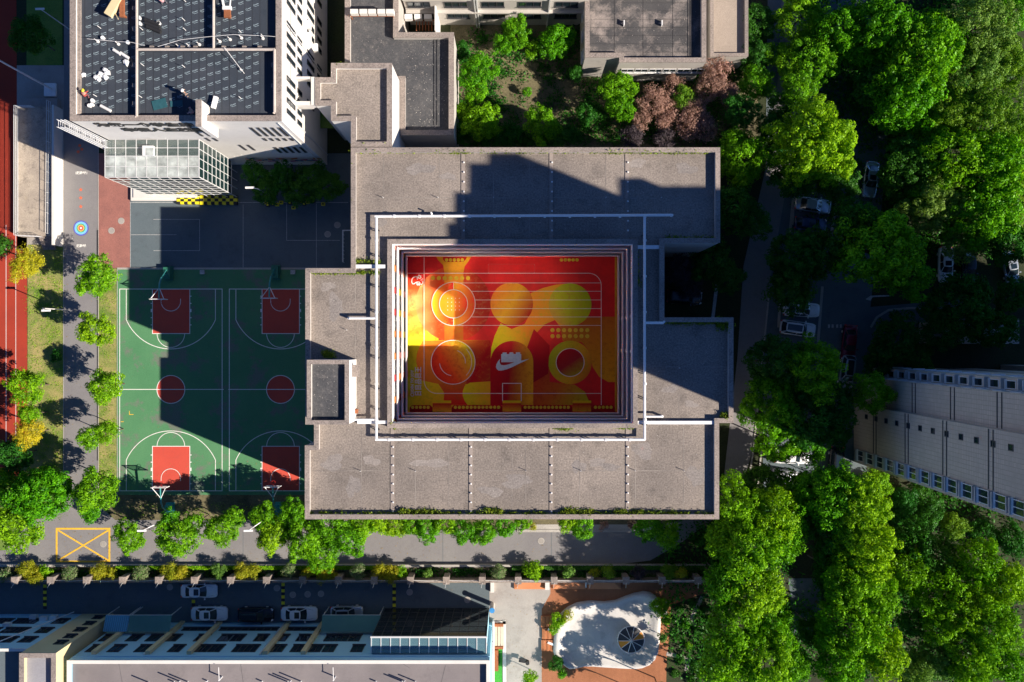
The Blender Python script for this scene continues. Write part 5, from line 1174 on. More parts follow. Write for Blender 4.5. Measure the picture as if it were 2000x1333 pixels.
for i, (x_, y_, a_) in enumerate(((312,204,15),(345,203,5))):
    x,y,z = at(x_,y_); b = MB(); b.obox((x,y,z+.05),(cos(radians(a_)),sin(radians(a_)),0),.75-.1*i,(-sin(radians(a_)),cos(radians(a_)),0),.5-.2*i,(0,0,1),.03); b.solo('membrane_offcut', plain('teal_film',(.03,.10,.12),.3), ['larger dark teal offcut left of the blade wall shadow','smaller dark teal offcut touching the blade wall shadow'][i], 'sheet')
# ------------------------------------------------------------------ people
def person(px, py, label, pose, shirt, trousers, hat=None, face=0):
    x,y,z = at(px,py); o = thing('person', label, 'person', (x,y,z), rz=face)
    J = {'pelvis':(0,0,.42),'chest':(.05,.22,.72),'neck':(.05,.36,.86),'head':(.05,.44,.98),'lk':(-.2,.30,.38),'la':(-.22,.05,.10),'lf':(-.22,.2,.05),'rk':(.22,.28,.34),'ra':(.24,-.1,.10),'rf':(.24,.04,.05),
         'ls':(-.18,.30,.80),'le':(-.32,.46,.58),'lh':(-.22,.66,.40),'rs':(.26,.30,.80),'re':(.38,.50,.58),'rh':(.28,.70,.40)}
    if pose == 'stand': J = {'pelvis':(0,0,.92),'chest':(0,.04,1.22),'neck':(0,.04,1.46),'head':(0,.08,1.62),'lk':(-.12,.06,.50),'la':(-.13,0,.09),'lf':(-.13,.16,.05),'rk':(.12,.02,.50),'ra':(.13,-.08,.09),'rf':(.13,.08,.05),
         'ls':(-.20,.03,1.40),'le':(-.28,.08,1.12),'lh':(-.22,.30,1.0),'rs':(.20,.03,1.40),'re':(.30,.06,1.12),'rh':(.26,.28,.98)}
    R_ = {'pelvis':.15,'chest':.17,'neck':.06,'head':.105,'lk':.075,'la':.045,'lf':.04,'rk':.075,'ra':.045,'rf':.04,'ls':.07,'le':.05,'lh':.04,'rs':.07,'re':.05,'rh':.04}
    E = [('pelvis','chest'),('chest','neck'),('neck','head'),('pelvis','lk'),('lk','la'),('la','lf'),('pelvis','rk'),('rk','ra'),('ra','rf'),('chest','ls'),('ls','le'),('le','lh'),('chest','rs'),('rs','re'),('re','rh')]
    def skin(name, keys, grow, mat, only=None):
        ks = [k for k in keys]; me = bpy.data.meshes.new(name); me.from_pydata([J[k] for k in ks], [(ks.index(a),ks.index(b_)) for a,b_ in E if a in ks and b_ in ks], [])
        ob = bpy.data.objects.new(name, me); COL.objects.link(ob); md = ob.modifiers.new('s','SKIN'); 
        for k, sv in zip(ks, me.skin_vertices[0].data): sv.radius = (R_[k]*grow,R_[k]*grow)
        me.skin_vertices[0].data[0].use_root = True; ob.modifiers.new('u','SUBSURF').levels = 1
        bpy.context.view_layer.update(); m2 = bpy.data.meshes.new_from_object(ob.evaluated_get(bpy.context.evaluated_depsgraph_get())); bpy.data.objects.remove(ob)
        m2.materials.clear(); m2.materials.append(mat); m2.polygons.foreach_set('use_smooth',[True]*len(m2.polygons)); r = link_obj(name, m2, o); return r
    skin('body', ['pelvis','chest','neck','head','lk','la','lf','rk','ra','rf','ls','le','lh','rs','re','rh'], 1.0, M['skin'])
    skin('jacket', ['chest','pelvis','ls','le','rs','re'], 1.16, shirt); skin('trousers', ['pelvis','lk','la','rk','ra'], 1.14, trousers)
    hd = Vector(J['head']); b = MB()
    for k in range(5):
        a0 = k*.32; b.cyl(hd.x,hd.y,hd.z+.02+.13*sin(a0),hd.z+.02+.13*sin(a0+.32),.145*cos(a0),14,.145*cos(a0+.32)+.002)
    if hat: b.cyl(hd.x,hd.y+.03,hd.z+.01,hd.z+.03,.18,14)
    me = b.mesh('hard_hat' if hat else 'hair'); me.materials.append(hat or M['black']); link_obj('hard_hat' if hat else 'hair', me, o)
person(170,191,'worker in red with a yellow hard hat bending over on the black roof','kneel',plain('red_cloth',(.40,.06,.05),.8),plain('dark_red_cloth',(.16,.05,.06),.8),M['helmet'],0)
person(381,223,'worker in pink and grey crouching in the shadow of the blade wall','kneel',plain('pink_cloth',(.60,.28,.26),.8),plain('grey_cloth',(.2,.22,.22),.8),None,radians(70))
person(366,187,'worker in dark clothes standing at the corner of the blade wall shadow','stand',plain('dark_cloth',(.04,.05,.06),.8),plain('dark_cloth2',(.05,.05,.06),.8),M['white'],radians(-60))
person(322,8,'worker in pale pink at the very top edge of the black roof','kneel',plain('pale_pink_cloth',(.60,.30,.32),.8),plain('grey_cloth2',(.1,.1,.12),.8),None,radians(30))
# ------------------------------------------------------------------ trees and plants
LM = {'bright': leafmat('bright_leaf', (.035,.17,.004), (.25,.60,.008)), 'lime': leafmat('lime_leaf', (.05,.19,.004), (.36,.68,.010)),
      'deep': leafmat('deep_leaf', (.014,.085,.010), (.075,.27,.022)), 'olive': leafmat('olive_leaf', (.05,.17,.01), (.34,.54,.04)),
      'yellow': leafmat('yellow_leaf', (.32,.34,.01), (.75,.65,.03)), 'plum': leafmat('plum_leaf', (.20,.11,.085), (.58,.35,.28), .25, .03),
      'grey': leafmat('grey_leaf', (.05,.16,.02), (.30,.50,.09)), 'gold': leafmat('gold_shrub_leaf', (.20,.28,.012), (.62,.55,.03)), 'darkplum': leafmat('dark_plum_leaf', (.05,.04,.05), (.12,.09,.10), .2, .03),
      'flower': leafmat('oleander_leaf', (.05,.22,.02), (.40,.36,.24), .25, .03)}
def crown_mesh(name, R, zr, nc, nl, leaf, seed, rc=.24, spiky=0, flat=.55, gaps=.0, elong=1.7):
    """leaf-clump crown of radius R, height R*zr, centred on the origin"""
    g = np.random.default_rng(seed)
    ph = g.uniform(0, 2*pi, 4); am = g.uniform(.05, .16, 4)
    # clump centres on a lobed dome
    th = g.uniform(0, 2*pi, nc); cz_ = g.uniform(-.55, 1.0, nc); sh = g.uniform(.30, 1.0, nc)**.5
    lob = 1+am[0]*np.sin(2*th+ph[0])+am[1]*np.sin(3*th+ph[1])+am[2]*np.sin(5*th+ph[2])+am[3]*np.sin(8*th+ph[3])*.6
    rad = np.sqrt(np.maximum(0, 1-cz_**2)); cr = R*(1-rc*.75)
    C0 = np.stack([cr*lob*sh*rad*np.cos(th), cr*lob*sh*rad*np.sin(th), cr*zr*cz_*sh], 1)
    if gaps: keep = g.uniform(0,1,nc) > gaps; C0 = C0[keep]; nc = len(C0)
    rcs = R*rc*g.uniform(.6, 1.25, nc); ctone = g.uniform(-.2, .2, nc)
    k = nl*nc; ci = np.repeat(np.arange(nc), nl)
    d = g.normal(size=(k,3)); d[:,2] = np.abs(d[:,2])*.9+.1*d[:,2]-.15; d /= np.linalg.norm(d,axis=1)[:,None]
    rr_ = g.uniform(.35, 1.0, k)**.5
    if spiky: rr_ *= 1+spiky*g.uniform(0,1,k)**4
    pos = C0[ci]+d*(rcs[ci]*rr_)[:,None]*np.array([1,1,flat+.45])
    nrm = d*1.0+g.normal(size=(k,3))*.38; nrm[:,2] += .2; nrm /= np.linalg.norm(nrm,axis=1)[:,None]
    t = np.cross(nrm, g.normal(size=(k,3))); t /= np.linalg.norm(t,axis=1)[:,None]+1e-9; bt = np.cross(nrm, t)
    s = leaf*g.uniform(.6,1.35,k)
    a = t*(s*.5*elong/1.3)[:,None]; b_ = bt*(s*.5/1.3)[:,None]
    V = np.stack([pos-a, pos+b_*.9-a*.1, pos+a, pos-b_*.9-a*.1], 1).reshape(-1,3)
    me = bpy.data.meshes.new(name); nv = 4*k
    me.vertices.add(nv); me.vertices.foreach_set('co', V.astype(np.float32).ravel())
    me.loops.add(nv); me.loops.foreach_set('vertex_index', np.arange(nv, dtype=np.int32))
    me.polygons.add(k); me.polygons.foreach_set('loop_start', np.arange(0,nv,4,dtype=np.int32)); me.polygons.foreach_set('loop_total', np.full(k,4,dtype=np.int32))
    lf = np.clip(.45+ctone[ci]+g.normal(size=k)*.22, 0, 1).astype(np.float32)
    at_ = me.attributes.new('lf','FLOAT','FACE'); at_.data.foreach_set('value', lf)
    me.update(); me.validate(); return me
LM['weed'] = leafmat('weed_leaf', (.03,.09,.008), (.32,.42,.03))
CM = {}
def crown(kind, R):
    """crown meshes by size class; returns (mesh variants, base radius)"""
    cls = 'XS' if R < 1.0 else 'S' if R < 1.9 else 'M' if R < 3.3 else 'L' if R < 5.2 else 'XL'
    spec = {'XS':(.8,24,34,.14),'S':(1.6,60,55,.16),'M':(2.6,130,62,.18),'L':(4.2,250,66,.21),'XL':(6.2,430,76,.25)}[cls]
    fam = {'grey':'fine','olive':'fine','plum':'spiky','darkplum':'spiky','lime':'std','yellow':'spiky','gold':'spiky','flower':'spiky'}.get(kind,'std')
    nv = 2 if cls in ('XL',) else 3
    out = []
    for v in range(nv):
        key = (cls,fam,v)
        if key not in CM:
            R0_,nc,nl,lf = spec
            kw = dict(rc={'XS':.38,'S':.28,'M':.20,'L':.145,'XL':.115}[cls])
            if fam == 'spiky': kw.update(spiky=.9, gaps=.12); lf *= .85
            if fam == 'fine': kw.update(gaps=.05); lf *= .8; nl = int(nl*1.2)
            CM[key] = crown_mesh('crown', R0_, .85, nc, nl, lf, hash(cls+fam)%1000+v*17 if False else sum(map(ord,cls+fam))+v*17, **kw)
        out.append((key,CM[key]))
    return out, spec[0]
CK = {}
def trunk_mesh(hh, r, R, seed):
    rr = random.Random(seed); b = MB(); b.tube([(0,0,0),(rr.uniform(-.1,.1),rr.uniform(-.1,.1),hh*.5),(0,0,hh*.8)], r, 8, r*.65)
    for i in range(7):
        a = i*.9+rr.random(); l = R*rr.uniform(.5,.85); z0_ = hh*rr.uniform(.5,.78)
        b.tube([(0,0,z0_),(l*.5*cos(a),l*.5*sin(a),z0_+l*.35),(l*cos(a),l*sin(a),z0_+l*.55)], r*.45, 5, r*.12)
    me = b.mesh('trunk'); me.materials.append(M['bark']); return me
TK = {}
tn = [0]
def tree(px, py, rpx, kind, label, group, name='tree', hc=None, cat='tree'):
    tn[0] += 1; i = tn[0]; rr = random.Random(i*7+3)
    if hc is None: hc = 3.2+rpx*.085+max(0,rpx-50)*.07
    R = rpx/15*(1-hc/H); x, y = P(px,py,hc)
    vs, R0_ = crown(kind, R); key, me = vs[i % len(vs)]
    mk = (key, kind)
    if mk not in CK: m2 = me if not any(k_[0]==key for k_ in CK) else me.copy(); m2.materials.clear(); m2.materials.append(LM[kind]); CK[mk] = m2
    root_ = thing(name, label, cat, (x,y,0), group); s = R/R0_
    c = link_obj('crown', CK[mk], root_); zc = hc-R*.5; c.location = (0,0,max(zc,R*.3)); c.rotation_euler = (0,0,rr.uniform(0,6.28)); big = 1.06 if px > 1440 else 1.0; c.scale = (s*big*rr.uniform(.95,1.06),s*big*rr.uniform(.95,1.06),s*rr.uniform(.85,1.05)*(1.45 if hc > 8.9 else 1))
    if hc > 8.9: c.location.z = hc-R*.85
    tk = (round(R*1.5),)
    if tk not in TK: TK[tk] = trunk_mesh(1.0, .05, .42, len(TK))
    t = link_obj('trunk', TK[tk], root_); k_ = max(.6, hc); t.scale = (R*.55+.4,R*.55+.4,k_)
    return root_
def row(items, desc, where, group, **kw):
    for i, it in enumerate(items):
        px, py, r, kind = it[:4]; hc = it[4] if len(it) > 4 else None
        d = it[5] if len(it) > 5 else desc
        tree(px, py, r, kind, f'{ORD[i]} {d} {where}', group, hc=hc, **kw)
# trees beside the path
row([(178,538,43,'lime'),(176,645,37,'lime'),(197,755,37,'lime'),(168,855,28,'bright'),(203,847,25,'lime'),(176,962,48,'bright'),(172,1002,23,'bright')], 'bright round tree', 'from the top in the row along the grey path', 'round trees along the grey path')
tree(40,515,33,'yellow','yellow-green tree at the edge of the red track below the stand','trees beside the track')
tree(38,757,40,'lime','loose bright tree leaning over the red track edge, middle left','trees beside the track')
tree(48,812,24,'bright','small green tree directly above the yellow tree','trees beside the track')
tree(45,850,32,'yellow','bright yellow tree at the left edge of the lawn','trees beside the track')
tree(14,893,38,'deep','dark green tree at the left edge below the yellow tree','trees beside the track')
tree(106,695,14,'deep','small round dark bush in the middle of the dry lawn','bushes on the dry lawn',name='bush',cat='bush',hc=1.2)
tree(52,975,62,'bright','large spreading bright tree at the left edge above the road','spreading trees at the left edge')
tree(18,1035,52,'lime','lower spreading bright tree at the left edge above the road','spreading trees at the left edge')
tree(85,950,40,'bright','right part of the spreading bright trees beside the path','spreading trees at the left edge')
tree(12,955,40,'lime','top left of the spreading bright trees beside the track','spreading trees at the left edge')
tree(48,62,42,'deep','dark loose tree in the shade of the top left lawn',None)
tree(0,480,22,'deep','tree cut by the left edge just above the yellow-green tree',None,hc=5)
# dark clipped trees below the tower
row([(497,340,31,'deep',5),(515,370,30,'deep',5),(548,345,34,'deep',5),(580,372,32,'deep',5),(605,345,36,'deep',5),(637,362,32,'deep',5)], 'dark dense tree', 'from the left in the shaded clump below the white block', 'dark clump below the white block')
# trees on the road verge
row([(245,1052,35,'bright'),(330,1018,26,'bright',6),(338,1056,44,'lime'),(375,1025,26,'bright',6),(425,1040,38,'bright'),(455,1012,24,'lime',6),(512,1018,34,'lime'),(530,1050,36,'lime'),(572,1010,36,'bright'),(590,1060,44,'bright'),(622,1088,38,'bright'),(640,1030,42,'bright'),(672,1056,42,'bright'),(705,1030,34,'bright'),(735,1022,28,'lime')], 'bright road tree', 'from the left along the grey road', 'bright trees along the road')
row([(770,1030,30,'lime',5),(800,1025,24,'bright',5),(832,1035,30,'bright',5),(868,1025,28,'lime',5),(905,1040,30,'bright',5),(945,1042,30,'bright',5),(985,1030,24,'bright',5),(1022,1025,17,'bright',4)], 'small bright tree', 'from the left below the parapet of the big roof', 'small trees below the big roof')
tree(1110,1022,24,'lime','left small tree between two sunlit gaps below the big roof','verge trees right'); tree(1140,1032,27,'bright','small tree right beside the round orange bush','verge trees right')
tree(1270,1030,34,'bright','left of two trees at the lower right corner of the big roof','corner trees'); tree(1305,1048,30,'bright','right of two trees at the lower right corner of the big roof','corner trees')
tree(1180,1027,11,'plum','round orange-brown clipped bush below the big roof','clipped orange bushes',name='bush',cat='bush',hc=1.3); tree(1236,1027,12,'plum','round brown clipped bush in shade below the big roof','clipped orange bushes',name='bush',cat='bush',hc=1.3); tree(1038,1030,11,'gold','small golden bush at the start of the pale kerb','clipped orange bushes',name='bush',cat='bush',hc=1.3)
# shrubs on the planting strip
sh = [(6,1122,15,'flower'),(48,1114,20,'gold'),(66,1128,20,'gold'),(85,1118,15,'lime'),(133,1121,16,'flower'),(192,1120,20,'gold'),(215,1120,13,'gold'),(272,1121,18,'flower'),(330,1120,20,'gold'),(352,1122,16,'gold'),(424,1117,17,'grey'),(470,1118,17,'gold'),(490,1118,16,'gold'),(563,1116,16,'flower'),(598,1122,13,'gold'),(628,1121,20,'gold'),(645,1122,12,'gold'),(698,1119,17,'flower'),(740,1122,18,'gold'),(763,1124,21,'gold'),(783,1120,14,'lime'),(836,1120,12,'grey'),(974,1119,17,'flower'),(1043,1117,23,'lime'),(1112,1118,15,'grey'),(1162,1120,12,'gold'),(1188,1120,16,'olive'),(1248,1120,16,'darkplum'),(1308,1120,18,'olive'),(1330,1122,15,'gold')]
nm_ = {'flower':'pink-flowered','gold':'golden','lime':'lime green','grey':'grey-green','olive':'dull olive','darkplum':'dark purple'}; cnt = {}
for x, y, r, k in sh:
    cnt[k] = cnt.get(k,0)+1; tree(x, y, r, k, f'{ORD[cnt[k]-1]} {nm_[k]} shrub from the left on the strip above the pillared wall', 'shrubs above the pillared wall', name='shrub', cat='shrub', hc=2.0)
# hedge line as one clipped mass
hm = MB(); HX0, HX1 = P(-10,0,.9)[0], P(1400,0,.9)[0]
g = np.random.default_rng(5); k = 14000
for (n_, y0h, y1h, zt_, matk, x0h, x1h, lab) in (('hedge',1106,1113,.75,'lime',225,760,'low sunlit clipped hedge along the planting strip, left half'),('hedge',1106,1114,.7,'deep',1000,1380,'low dark clipped hedge along the planting strip, right half')):
    xs = g.uniform(P(x0h,0,.7)[0],P(x1h,0,.7)[0],k); ys = g.uniform(P(0,y1h,.7)[1],P(0,y0h,.7)[1],k); zz_ = zt_*g.uniform(.5,1,k)
    V = np.zeros((k,4,3)); a_ = g.uniform(0,6.28,k); s_ = g.uniform(.04,.09,k)
    for q_ in range(4): V[:,q_,0] = xs+s_*np.cos(a_+q_*pi/2); V[:,q_,1] = ys+s_*np.sin(a_+q_*pi/2); V[:,q_,2] = zz_+g.uniform(-.05,.05,k)
    me = bpy.data.meshes.new('hedge'); me.vertices.add(4*k); me.vertices.foreach_set('co',V.astype(np.float32).ravel()); me.loops.add(4*k); me.loops.foreach_set('vertex_index',np.arange(4*k,dtype=np.int32)); me.polygons.add(k); me.polygons.foreach_set('loop_start',np.arange(0,4*k,4,dtype=np.int32)); me.polygons.foreach_set('loop_total',np.full(k,4,dtype=np.int32))
    me.attributes.new('lf','FLOAT','FACE').data.foreach_set('value',g.uniform(0,1,k).astype(np.float32)); me.update(); me.materials.append(LM[matk]); o = link_obj('hedge',me); tag(o,lab,'hedge')
# garden trees north of the big roof
row([(933,132,40,'bright'),(928,178,28,'bright'),(942,235,42,'bright'),(1008,55,34,'bright'),(985,85,24,'bright'),(1086,75,38,'bright'),(1062,240,40,'bright'),(1085,262,30,'deep'),(1208,165,36,'bright'),(1212,205,33,'bright'),(905,215,22,'bright'),(1000,262,28,'deep',5),(1040,95,20,'bright',5),(1150,215,26,'deep',4),(1125,140,18,'deep',4)], 'glossy green tree', 'from the left in the brown garden above the big roof', 'green trees in the brown garden')
tree(1030,178,11,'bright','small green bush in the middle of the brown garden',None,name='bush',cat='bush',hc=1.5)
row([(1278,195,34,'plum'),(1300,228,26,'plum'),(1335,185,28,'olive'),(1360,215,32,'plum'),(1392,160,34,'plum'),(1405,130,26,'plum'),(1348,245,30,'plum'),(1255,232,22,'plum'),(1318,165,22,'plum'),(1380,250,28,'plum'),(1425,180,24,'plum'),(1310,205,24,'plum'),(1235,265,26,'darkplum'),(1300,268,24,'darkplum')], 'purple-leaved tree', 'from the left above the big roof', 'purple trees in the brown garden')
row([(960,268,26,'deep',5),(900,262,24,'deep',5),(1115,262,22,'deep',5),(895,95,22,'deep',4),(1180,95,16,'deep',4)], 'dark tree', 'in the shaded parts of the brown garden', 'dark trees in the brown garden')
# trees by the east road
row([(1482,35,38,'deep',4.5),(1482,100,34,'deep',4.5),(1482,160,38,'bright',5),(1455,215,34,'deep',8),(1462,300,56,'bright',9),(1440,400,48,'deep',9),(1475,430,38,'deep',8),(1395,505,50,'deep',7),(1425,540,36,'deep',7)], 'dark green tree', 'from the top on the left side of the east road', 'trees left of the east road')
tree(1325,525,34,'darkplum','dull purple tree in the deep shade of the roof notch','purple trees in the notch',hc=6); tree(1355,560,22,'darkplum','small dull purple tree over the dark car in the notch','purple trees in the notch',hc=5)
row([(1572,25,54,'bright',6.5),(1602,100,60,'bright',7),(1515,100,26,'bright',4.5),(1660,45,60,'bright'),(1545,115,30,'bright',5.5),(1525,205,30,'deep',6),(1565,170,36,'bright',7),(1512,250,32,'deep',7),(1520,300,28,'deep',7),(1610,270,92,'lime',13),(1560,345,45,'deep',8),(1640,350,45,'deep',8)], 'bright tree', 'from the top right of the east road', 'bright trees right of the east road')
row([(1745,40,72,'bright'),(1820,95,80,'bright'),(1725,150,50,'deep'),(1790,175,70,'bright'),(1860,60,60,'bright'),(1775,215,40,'deep'),(1940,30,70,'grey'),(1985,110,60,'olive'),(1925,120,62,'grey'),(1965,215,66,'olive'),(1890,215,60,'olive'),(1880,300,70,'lime'),(1965,320,75,'bright'),(1800,310,56,'deep'),(1760,350,40,'deep'),(1850,390,62,'grey'),(1940,420,70,'bright'),(1990,400,50,'olive'),(1900,460,52,'grey'),(1990,20,40,'bright'),(1995,270,44,'bright'),(1840,240,46,'lime'),(1830,370,48,'bright'),(1990,345,40,'lime'),(1700,90,46,'bright'),(1770,110,50,'lime'),(1930,350,48,'bright')], 'woodland tree', 'in the dense wood at the upper right', 'dense wood at the upper right', )
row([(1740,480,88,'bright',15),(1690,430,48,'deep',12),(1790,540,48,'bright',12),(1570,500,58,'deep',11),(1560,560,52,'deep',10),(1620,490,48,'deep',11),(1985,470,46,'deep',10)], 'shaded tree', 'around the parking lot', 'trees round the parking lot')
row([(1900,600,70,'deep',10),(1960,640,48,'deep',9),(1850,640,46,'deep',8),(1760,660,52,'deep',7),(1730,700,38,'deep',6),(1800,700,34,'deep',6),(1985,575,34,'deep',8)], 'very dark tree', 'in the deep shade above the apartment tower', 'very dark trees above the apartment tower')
row([(1530,710,60,'deep',13),(1600,730,70,'bright',14),(1520,800,64,'bright',13),(1590,820,68,'deep',13),(1640,790,50,'deep',12),(1535,870,44,'bright',10),(1590,865,42,'bright',10)], 'camphor tree', 'from the top in the clump between road and tower', 'camphor clump between road and tower')
tree(1717,770,42,'bright','round tree touching the left corner of the apartment tower',None,hc=12)
tree(1602,968,46,'deep','shaded tree right below the silver covered car',None,hc=8)
tree(1652,955,34,'bright','small bright tree below the black glass-roofed car',None,hc=9)
tree(1645,850,26,'deep','small dark tree above the black glass-roofed car',None,hc=8)
row([(1450,1000,62,'bright',13),(1520,1020,60,'lime',13),(1470,1080,72,'lime',14),(1545,1060,44,'bright',12),(1415,1060,38,'bright',11),(1425,1150,42,'bright',12),(1480,1170,62,'lime',13),(1450,1240,58,'bright',13),(1520,1240,50,'bright',12),(1430,1310,56,'bright',13),(1510,1310,66,'lime',14),(1560,1310,36,'bright',12),(1500,950,42,'deep',9),(1550,960,40,'bright',9)], 'large bright tree', 'from the top in the belt right of the playground', 'tree belt right of the playground')
row([(1640,980,66,'bright',14),(1700,1000,58,'lime',15),(1640,1060,52,'deep',12),(1710,1080,66,'lime',15),(1680,1150,60,'bright',14),(1730,1180,46,'bright',14),(1640,1130,40,'deep',11),(1680,1250,72,'bright',14),(1740,1290,50,'lime',14),(1650,1310,50,'bright',13),(1580,1000,42,'deep',9),(1600,1240,34,'deep',9)], 'tall bright tree', 'from the top in the wood below the tower', 'bright wood below the tower')
row([(1300,1375,36,'deep',8),(1420,1390,36,'bright',11),(1500,1430,40,'bright',12),(1250,1390,30,'bright',7)], 'tree below the bottom edge', 'of the frame, right of the yard', 'trees below the bottom edge')
row([(1800,1070,44,'deep',9),(1790,1130,48,'bright',10),(1850,1100,50,'deep',9),(1860,1170,54,'bright',11),(1930,1110,50,'lime',12),(1980,1150,46,'lime',12),(1900,1200,56,'lime',12),(1960,1240,60,'lime',13),(1860,1240,42,'bright',11),(1920,1300,56,'lime',12),(1985,1310,46,'bright',12),(1840,1300,46,'grey',9),(1800,1320,42,'grey',9),(1790,1220,30,'deep',8)], 'lower right tree', 'in the mixed wood at the lower right corner', 'mixed wood at the lower right')
row([(1720,950,30,'bright',4),(1770,985,30,'deep',4),(1820,1010,34,'deep',4),(1870,1030,30,'olive',3),(1930,1050,34,'deep',3),(1985,1060,34,'deep',4),(1740,1020,26,'deep',4),(1800,960,22,'deep',3)], 'low bush', 'from the left at the foot of the apartment tower', 'bushes at the foot of the tower', name='bush', cat='bush')
row([(1090,1213,17,'lime',1.6),(1108,1205,15,'gold',1.6),(1082,1232,12,'lime',1.4),(1085,1300,17,'deep',1.6),(1098,1318,12,'bright',1.5),(1290,1190,22,'bright',3),(1302,1212,12,'bright',2),(1295,1247,12,'deep',2),(1035,1325,17,'lime',3)], 'playground shrub', 'around the white play basin', 'shrubs round the white play basin', name='shrub', cat='shrub')
row([(1330,1192,10,'deep',0.6),(1352,1180,10,'deep',0.6),(1372,1195,9,'deep',0.6),(1340,1222,11,'bright',0.6),(1365,1232,12,'deep',0.6),(1322,1245,8,'deep',0.6),(1385,1215,10,'deep',0.6),(1345,1262,9,'bright',0.6),(1330,1290,11,'deep',0.6),(1358,1300,12,'deep',0.6),(1382,1275,10,'bright',0.6),(1320,1318,10,'deep',0.6),(1350,1328,10,'deep',0.6),(1388,1315,10,'deep',0.6),(1395,1130,24,'bright',6)], 'shaded garden bush', 'in the dark planting right of the playground', 'bushes in the dark planting', name='bush', cat='bush')
# ------------------------------------------------------------------ weeds on the roofs, undergrowth
def tufts(name, spots, mat, lab, cat, seed, hgt=.3, n=60, z=None, blade=.06):
    g = np.random.default_rng(seed); P_ = []
    for (x, y, sx_, sy_, zz0, m_) in spots:
        k = int(n*m_); P_.append(np.stack([x+g.normal(size=k)*sx_, y+g.normal(size=k)*sy_, zz0+np.abs(g.normal(size=k))*hgt*.5], 1))
    p = np.concatenate(P_); k = len(p); nr = g.normal(size=(k,3)); nr[:,2] = np.abs(nr[:,2])+.4; nr /= np.linalg.norm(nr,axis=1)[:,None]; t = np.cross(nr,g.normal(size=(k,3))); t /= np.linalg.norm(t,axis=1)[:,None]; bt = np.cross(nr,t)
    s = blade*g.uniform(.6,1.5,k); a = t*(s*1.5)[:,None]; b_ = bt*(s*.6)[:,None]; V = np.stack([p-a,p-b_,p+a,p+b_],1)
    me = bpy.data.meshes.new(name); me.vertices.add(4*k); me.vertices.foreach_set('co',V.astype(np.float32).ravel()); me.loops.add(4*k); me.loops.foreach_set('vertex_index',np.arange(4*k,dtype=np.int32)); me.polygons.add(k); me.polygons.foreach_set('loop_start',np.arange(0,4*k,4,dtype=np.int32)); me.polygons.foreach_set('loop_total',np.full(k,4,dtype=np.int32))
    me.attributes.new('lf','FLOAT','FACE').data.foreach_set('value',g.uniform(0,1,k).astype(np.float32)); me.update(); me.materials.append(mat); o = link_obj(name,me); return tag(o,lab,cat,kind='stuff')
rr = random.Random(12); zr_ = h0-.66; sp_ = []
def along(x0,y0,x1,y1,n,z,sx_=.35,sy_=.10,m=1):
    for i in range(n):
        t_ = (i+rr.random())/n; a = P(x0+(x1-x0)*t_, y0+(y1-y0)*t_, z); sp_.append((a[0],a[1],sx_*rr.uniform(.3,1.3),sy_,z,m*rr.uniform(.2,1.5)))
along(692,297,1385,297,60,zr_,.35,.09,1.0); along(880,296,910,297,6,zr_,.3,.12,2); along(1180,296,1380,297,22,zr_,.3,.12,1.5)
along(690,305,690,400,8,zr_,.08,.3,.5); along(690,510,752,513,6,zr_,.25,.12,.6); along(605,533,740,533,16,zr_,.3,.1,.9)
along(605,1002,1395,1003,60,zr_,.35,.11,.55); along(780,1000,860,1003,12,zr_,.3,.2,1.6); along(950,998,980,1003,6,zr_,.3,.2,2); along(1100,1000,1160,1003,10,zr_,.3,.22,1.8); along(1200,1000,1340,1004,16,zr_,.3,.15,1.5)
along(1300,630,1425,630,16,zr_,.3,.12,1); along(1395,628,1425,640,6,zr_,.3,.3,1.4); along(1408,812,1426,816,4,zr_,.15,.2,2); along(760,826,775,834,3,zr_,.2,.2,1.5); along(630,688,650,695,4,zr_,.3,.2,1.5); along(1205,832,1230,834,4,zr_,.3,.15,1); along(1085,835,1110,838,3,zr_,.3,.1,1)
along(690,283,757,284,6,15.75,.2,.06,.7); along(655,230,672,234,3,15.7,.2,.1,1); along(655,128,680,130,4,15.7,.2,.1,1); along(1240,490,1245,560,8,zr_,.25,.3,.5); along(1300,465,1398,467,6,zr_,.3,.15,.6)
tufts('roof_weeds', sp_, LM['weed'], 'patchy weeds growing along the parapets of the big grey roof', 'weeds', 3, .5, 90, blade=.075)
sp_ = []; rr = random.Random(3)
for i in range(420):
    x = rr.uniform(1300,1980); y = rr.choice([rr.uniform(940,1333), rr.uniform(-10,480)]); 
    if y < 480 and x < 1570: continue
    a = P(x,y,.3); sp_.append((a[0],a[1],1.0,1.0,.2,1))
tufts('undergrowth', sp_, LM['deep'], 'dark undergrowth between the trees on the right side', 'undergrowth', 9, .7, 110, blade=.15)
sp_ = []
for i in range(520):
    x = rr.uniform(890,1450); y = rr.uniform(60,285); a = P(x,y,.1)
    if 980 < x < 1140 and 120 < y < 250 and rr.random() < .8: continue
    sp_.append((a[0],a[1],.5,.5,.08,1.3))
for i in range(160): x = rr.uniform(0,1400); a = P(x,rr.uniform(1113,1128),.2); sp_.append((a[0],a[1],.5,.2,.05,.8))
tufts('ground_plants', sp_, LM['deep'], 'low ground plants in the brown garden and on the planting strip', 'ground plants', 19, .35, 45, blade=.11)
sp_ = []
for i in range(420):
    x = rr.uniform(56,122); y = rr.uniform(485,1010); a = P(x,y,0); sp_.append((a[0],a[1],.3,.3,.02,.7))
for i in range(160): a = P(rr.uniform(195,226),rr.uniform(530,990),0); sp_.append((a[0],a[1],.2,.3,.02,.6))
for i in range(120): a = P(rr.uniform(225,700),rr.uniform(985,1014),0); sp_.append((a[0],a[1],.4,.2,.02,.5))
tufts('grass_tufts', sp_, LM['lime'], 'short tufts of green grass scattered over the dry lawn strips', 'grass', 23, .08, 26, blade=.045)

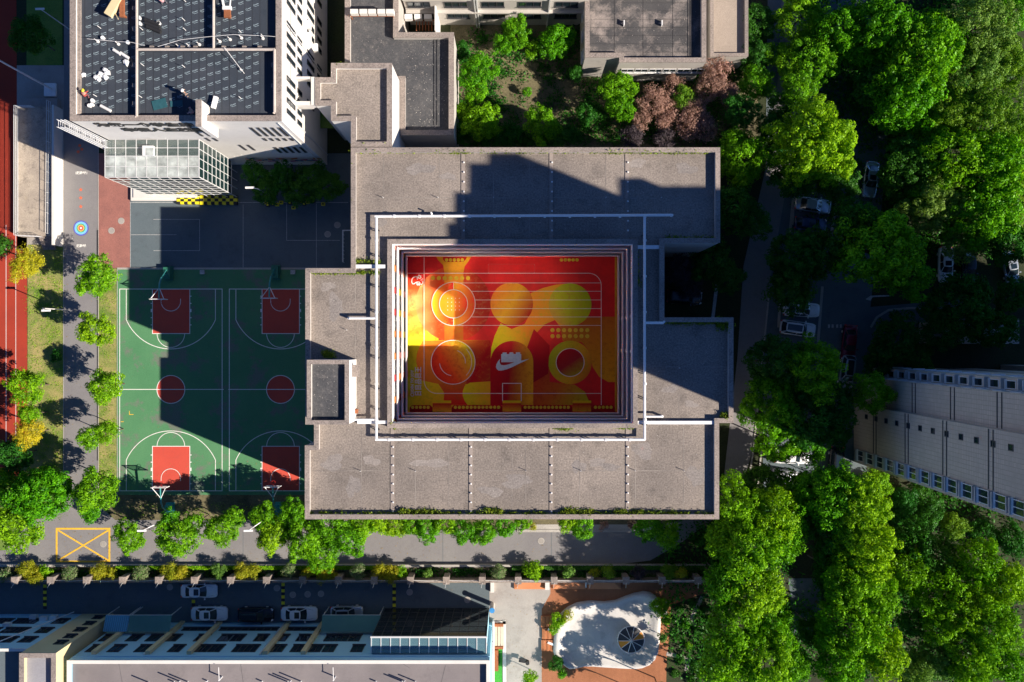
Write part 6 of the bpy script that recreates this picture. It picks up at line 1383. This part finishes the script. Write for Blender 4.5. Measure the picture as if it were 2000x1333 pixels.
g = np.random.default_rng(77)
def flecks(name, areas, mat, lab, cat):
    V = []
    for x0,y0,x1,y1,z_,n_,s0,s1 in areas:
        a = P(x0,y0,z_); c = P(x1,y1,z_); xs = g.uniform(a[0],c[0],n_); ys = g.uniform(c[1],a[1],n_); an = g.uniform(0,6.28,n_); s_ = g.uniform(s0,s1,n_)*g.uniform(.5,1,n_)
        q = np.stack([np.stack([xs+s_*r_*np.cos(an+k*pi/2), ys+s_*r_*np.sin(an+k*pi/2), np.full(n_,z_)+g.uniform(0,.03,n_)],1) for k,r_ in ((0,1),(1,.5),(2,1),(3,.5))],1); V.append(q)
    V = np.concatenate(V); k = len(V); me = bpy.data.meshes.new(name); me.vertices.add(4*k); me.vertices.foreach_set('co',V.astype(np.float32).ravel()); me.loops.add(4*k); me.loops.foreach_set('vertex_index',np.arange(4*k,dtype=np.int32)); me.polygons.add(k); me.polygons.foreach_set('loop_start',np.arange(0,4*k,4,dtype=np.int32)); me.polygons.foreach_set('loop_total',np.full(k,4,dtype=np.int32)); me.update(); me.materials.append(mat); return tag(link_obj(name,me),lab,cat,kind='stuff')
flecks('fallen_leaves', [(125,480,192,1000,.05,260,.04,.09),(0,1030,700,1100,.06,420,.04,.10),(700,1045,1380,1100,.06,260,.04,.10),(228,900,600,965,.06,260,.04,.09),(228,560,600,900,.06,90,.04,.08),(0,1140,950,1190,.03,160,.04,.09),(960,1160,1060,1330,.04,110,.04,.09),(1080,1150,1300,1330,.5,120,.04,.08),(1500,340,1700,1000,.04,200,.04,.09)], plain('dry_leaf', (.30,.20,.07), .9, var=.5), 'dry leaves and litter scattered over paths, roads and courts', 'leaf litter')
flecks('roof_debris', [(690,300,1400,465,zr_,420,.025,.075),(600,835,1400,1000,zr_,520,.025,.075),(605,540,730,690,zr_,120,.025,.07),(1270,635,1420,815,zr_,140,.025,.07),(690,70,770,120,9.25,60,.03,.07),(795,80,870,250,9.25,220,.03,.09),(1150,0,1370,110,6.9,120,.03,.07),(604,712,675,820,19.75,60,.03,.08)], plain('pale_grit', (.52,.48,.44), .9, var=.3), 'pale grit and flakes scattered over the flat roofs', 'roof debris')
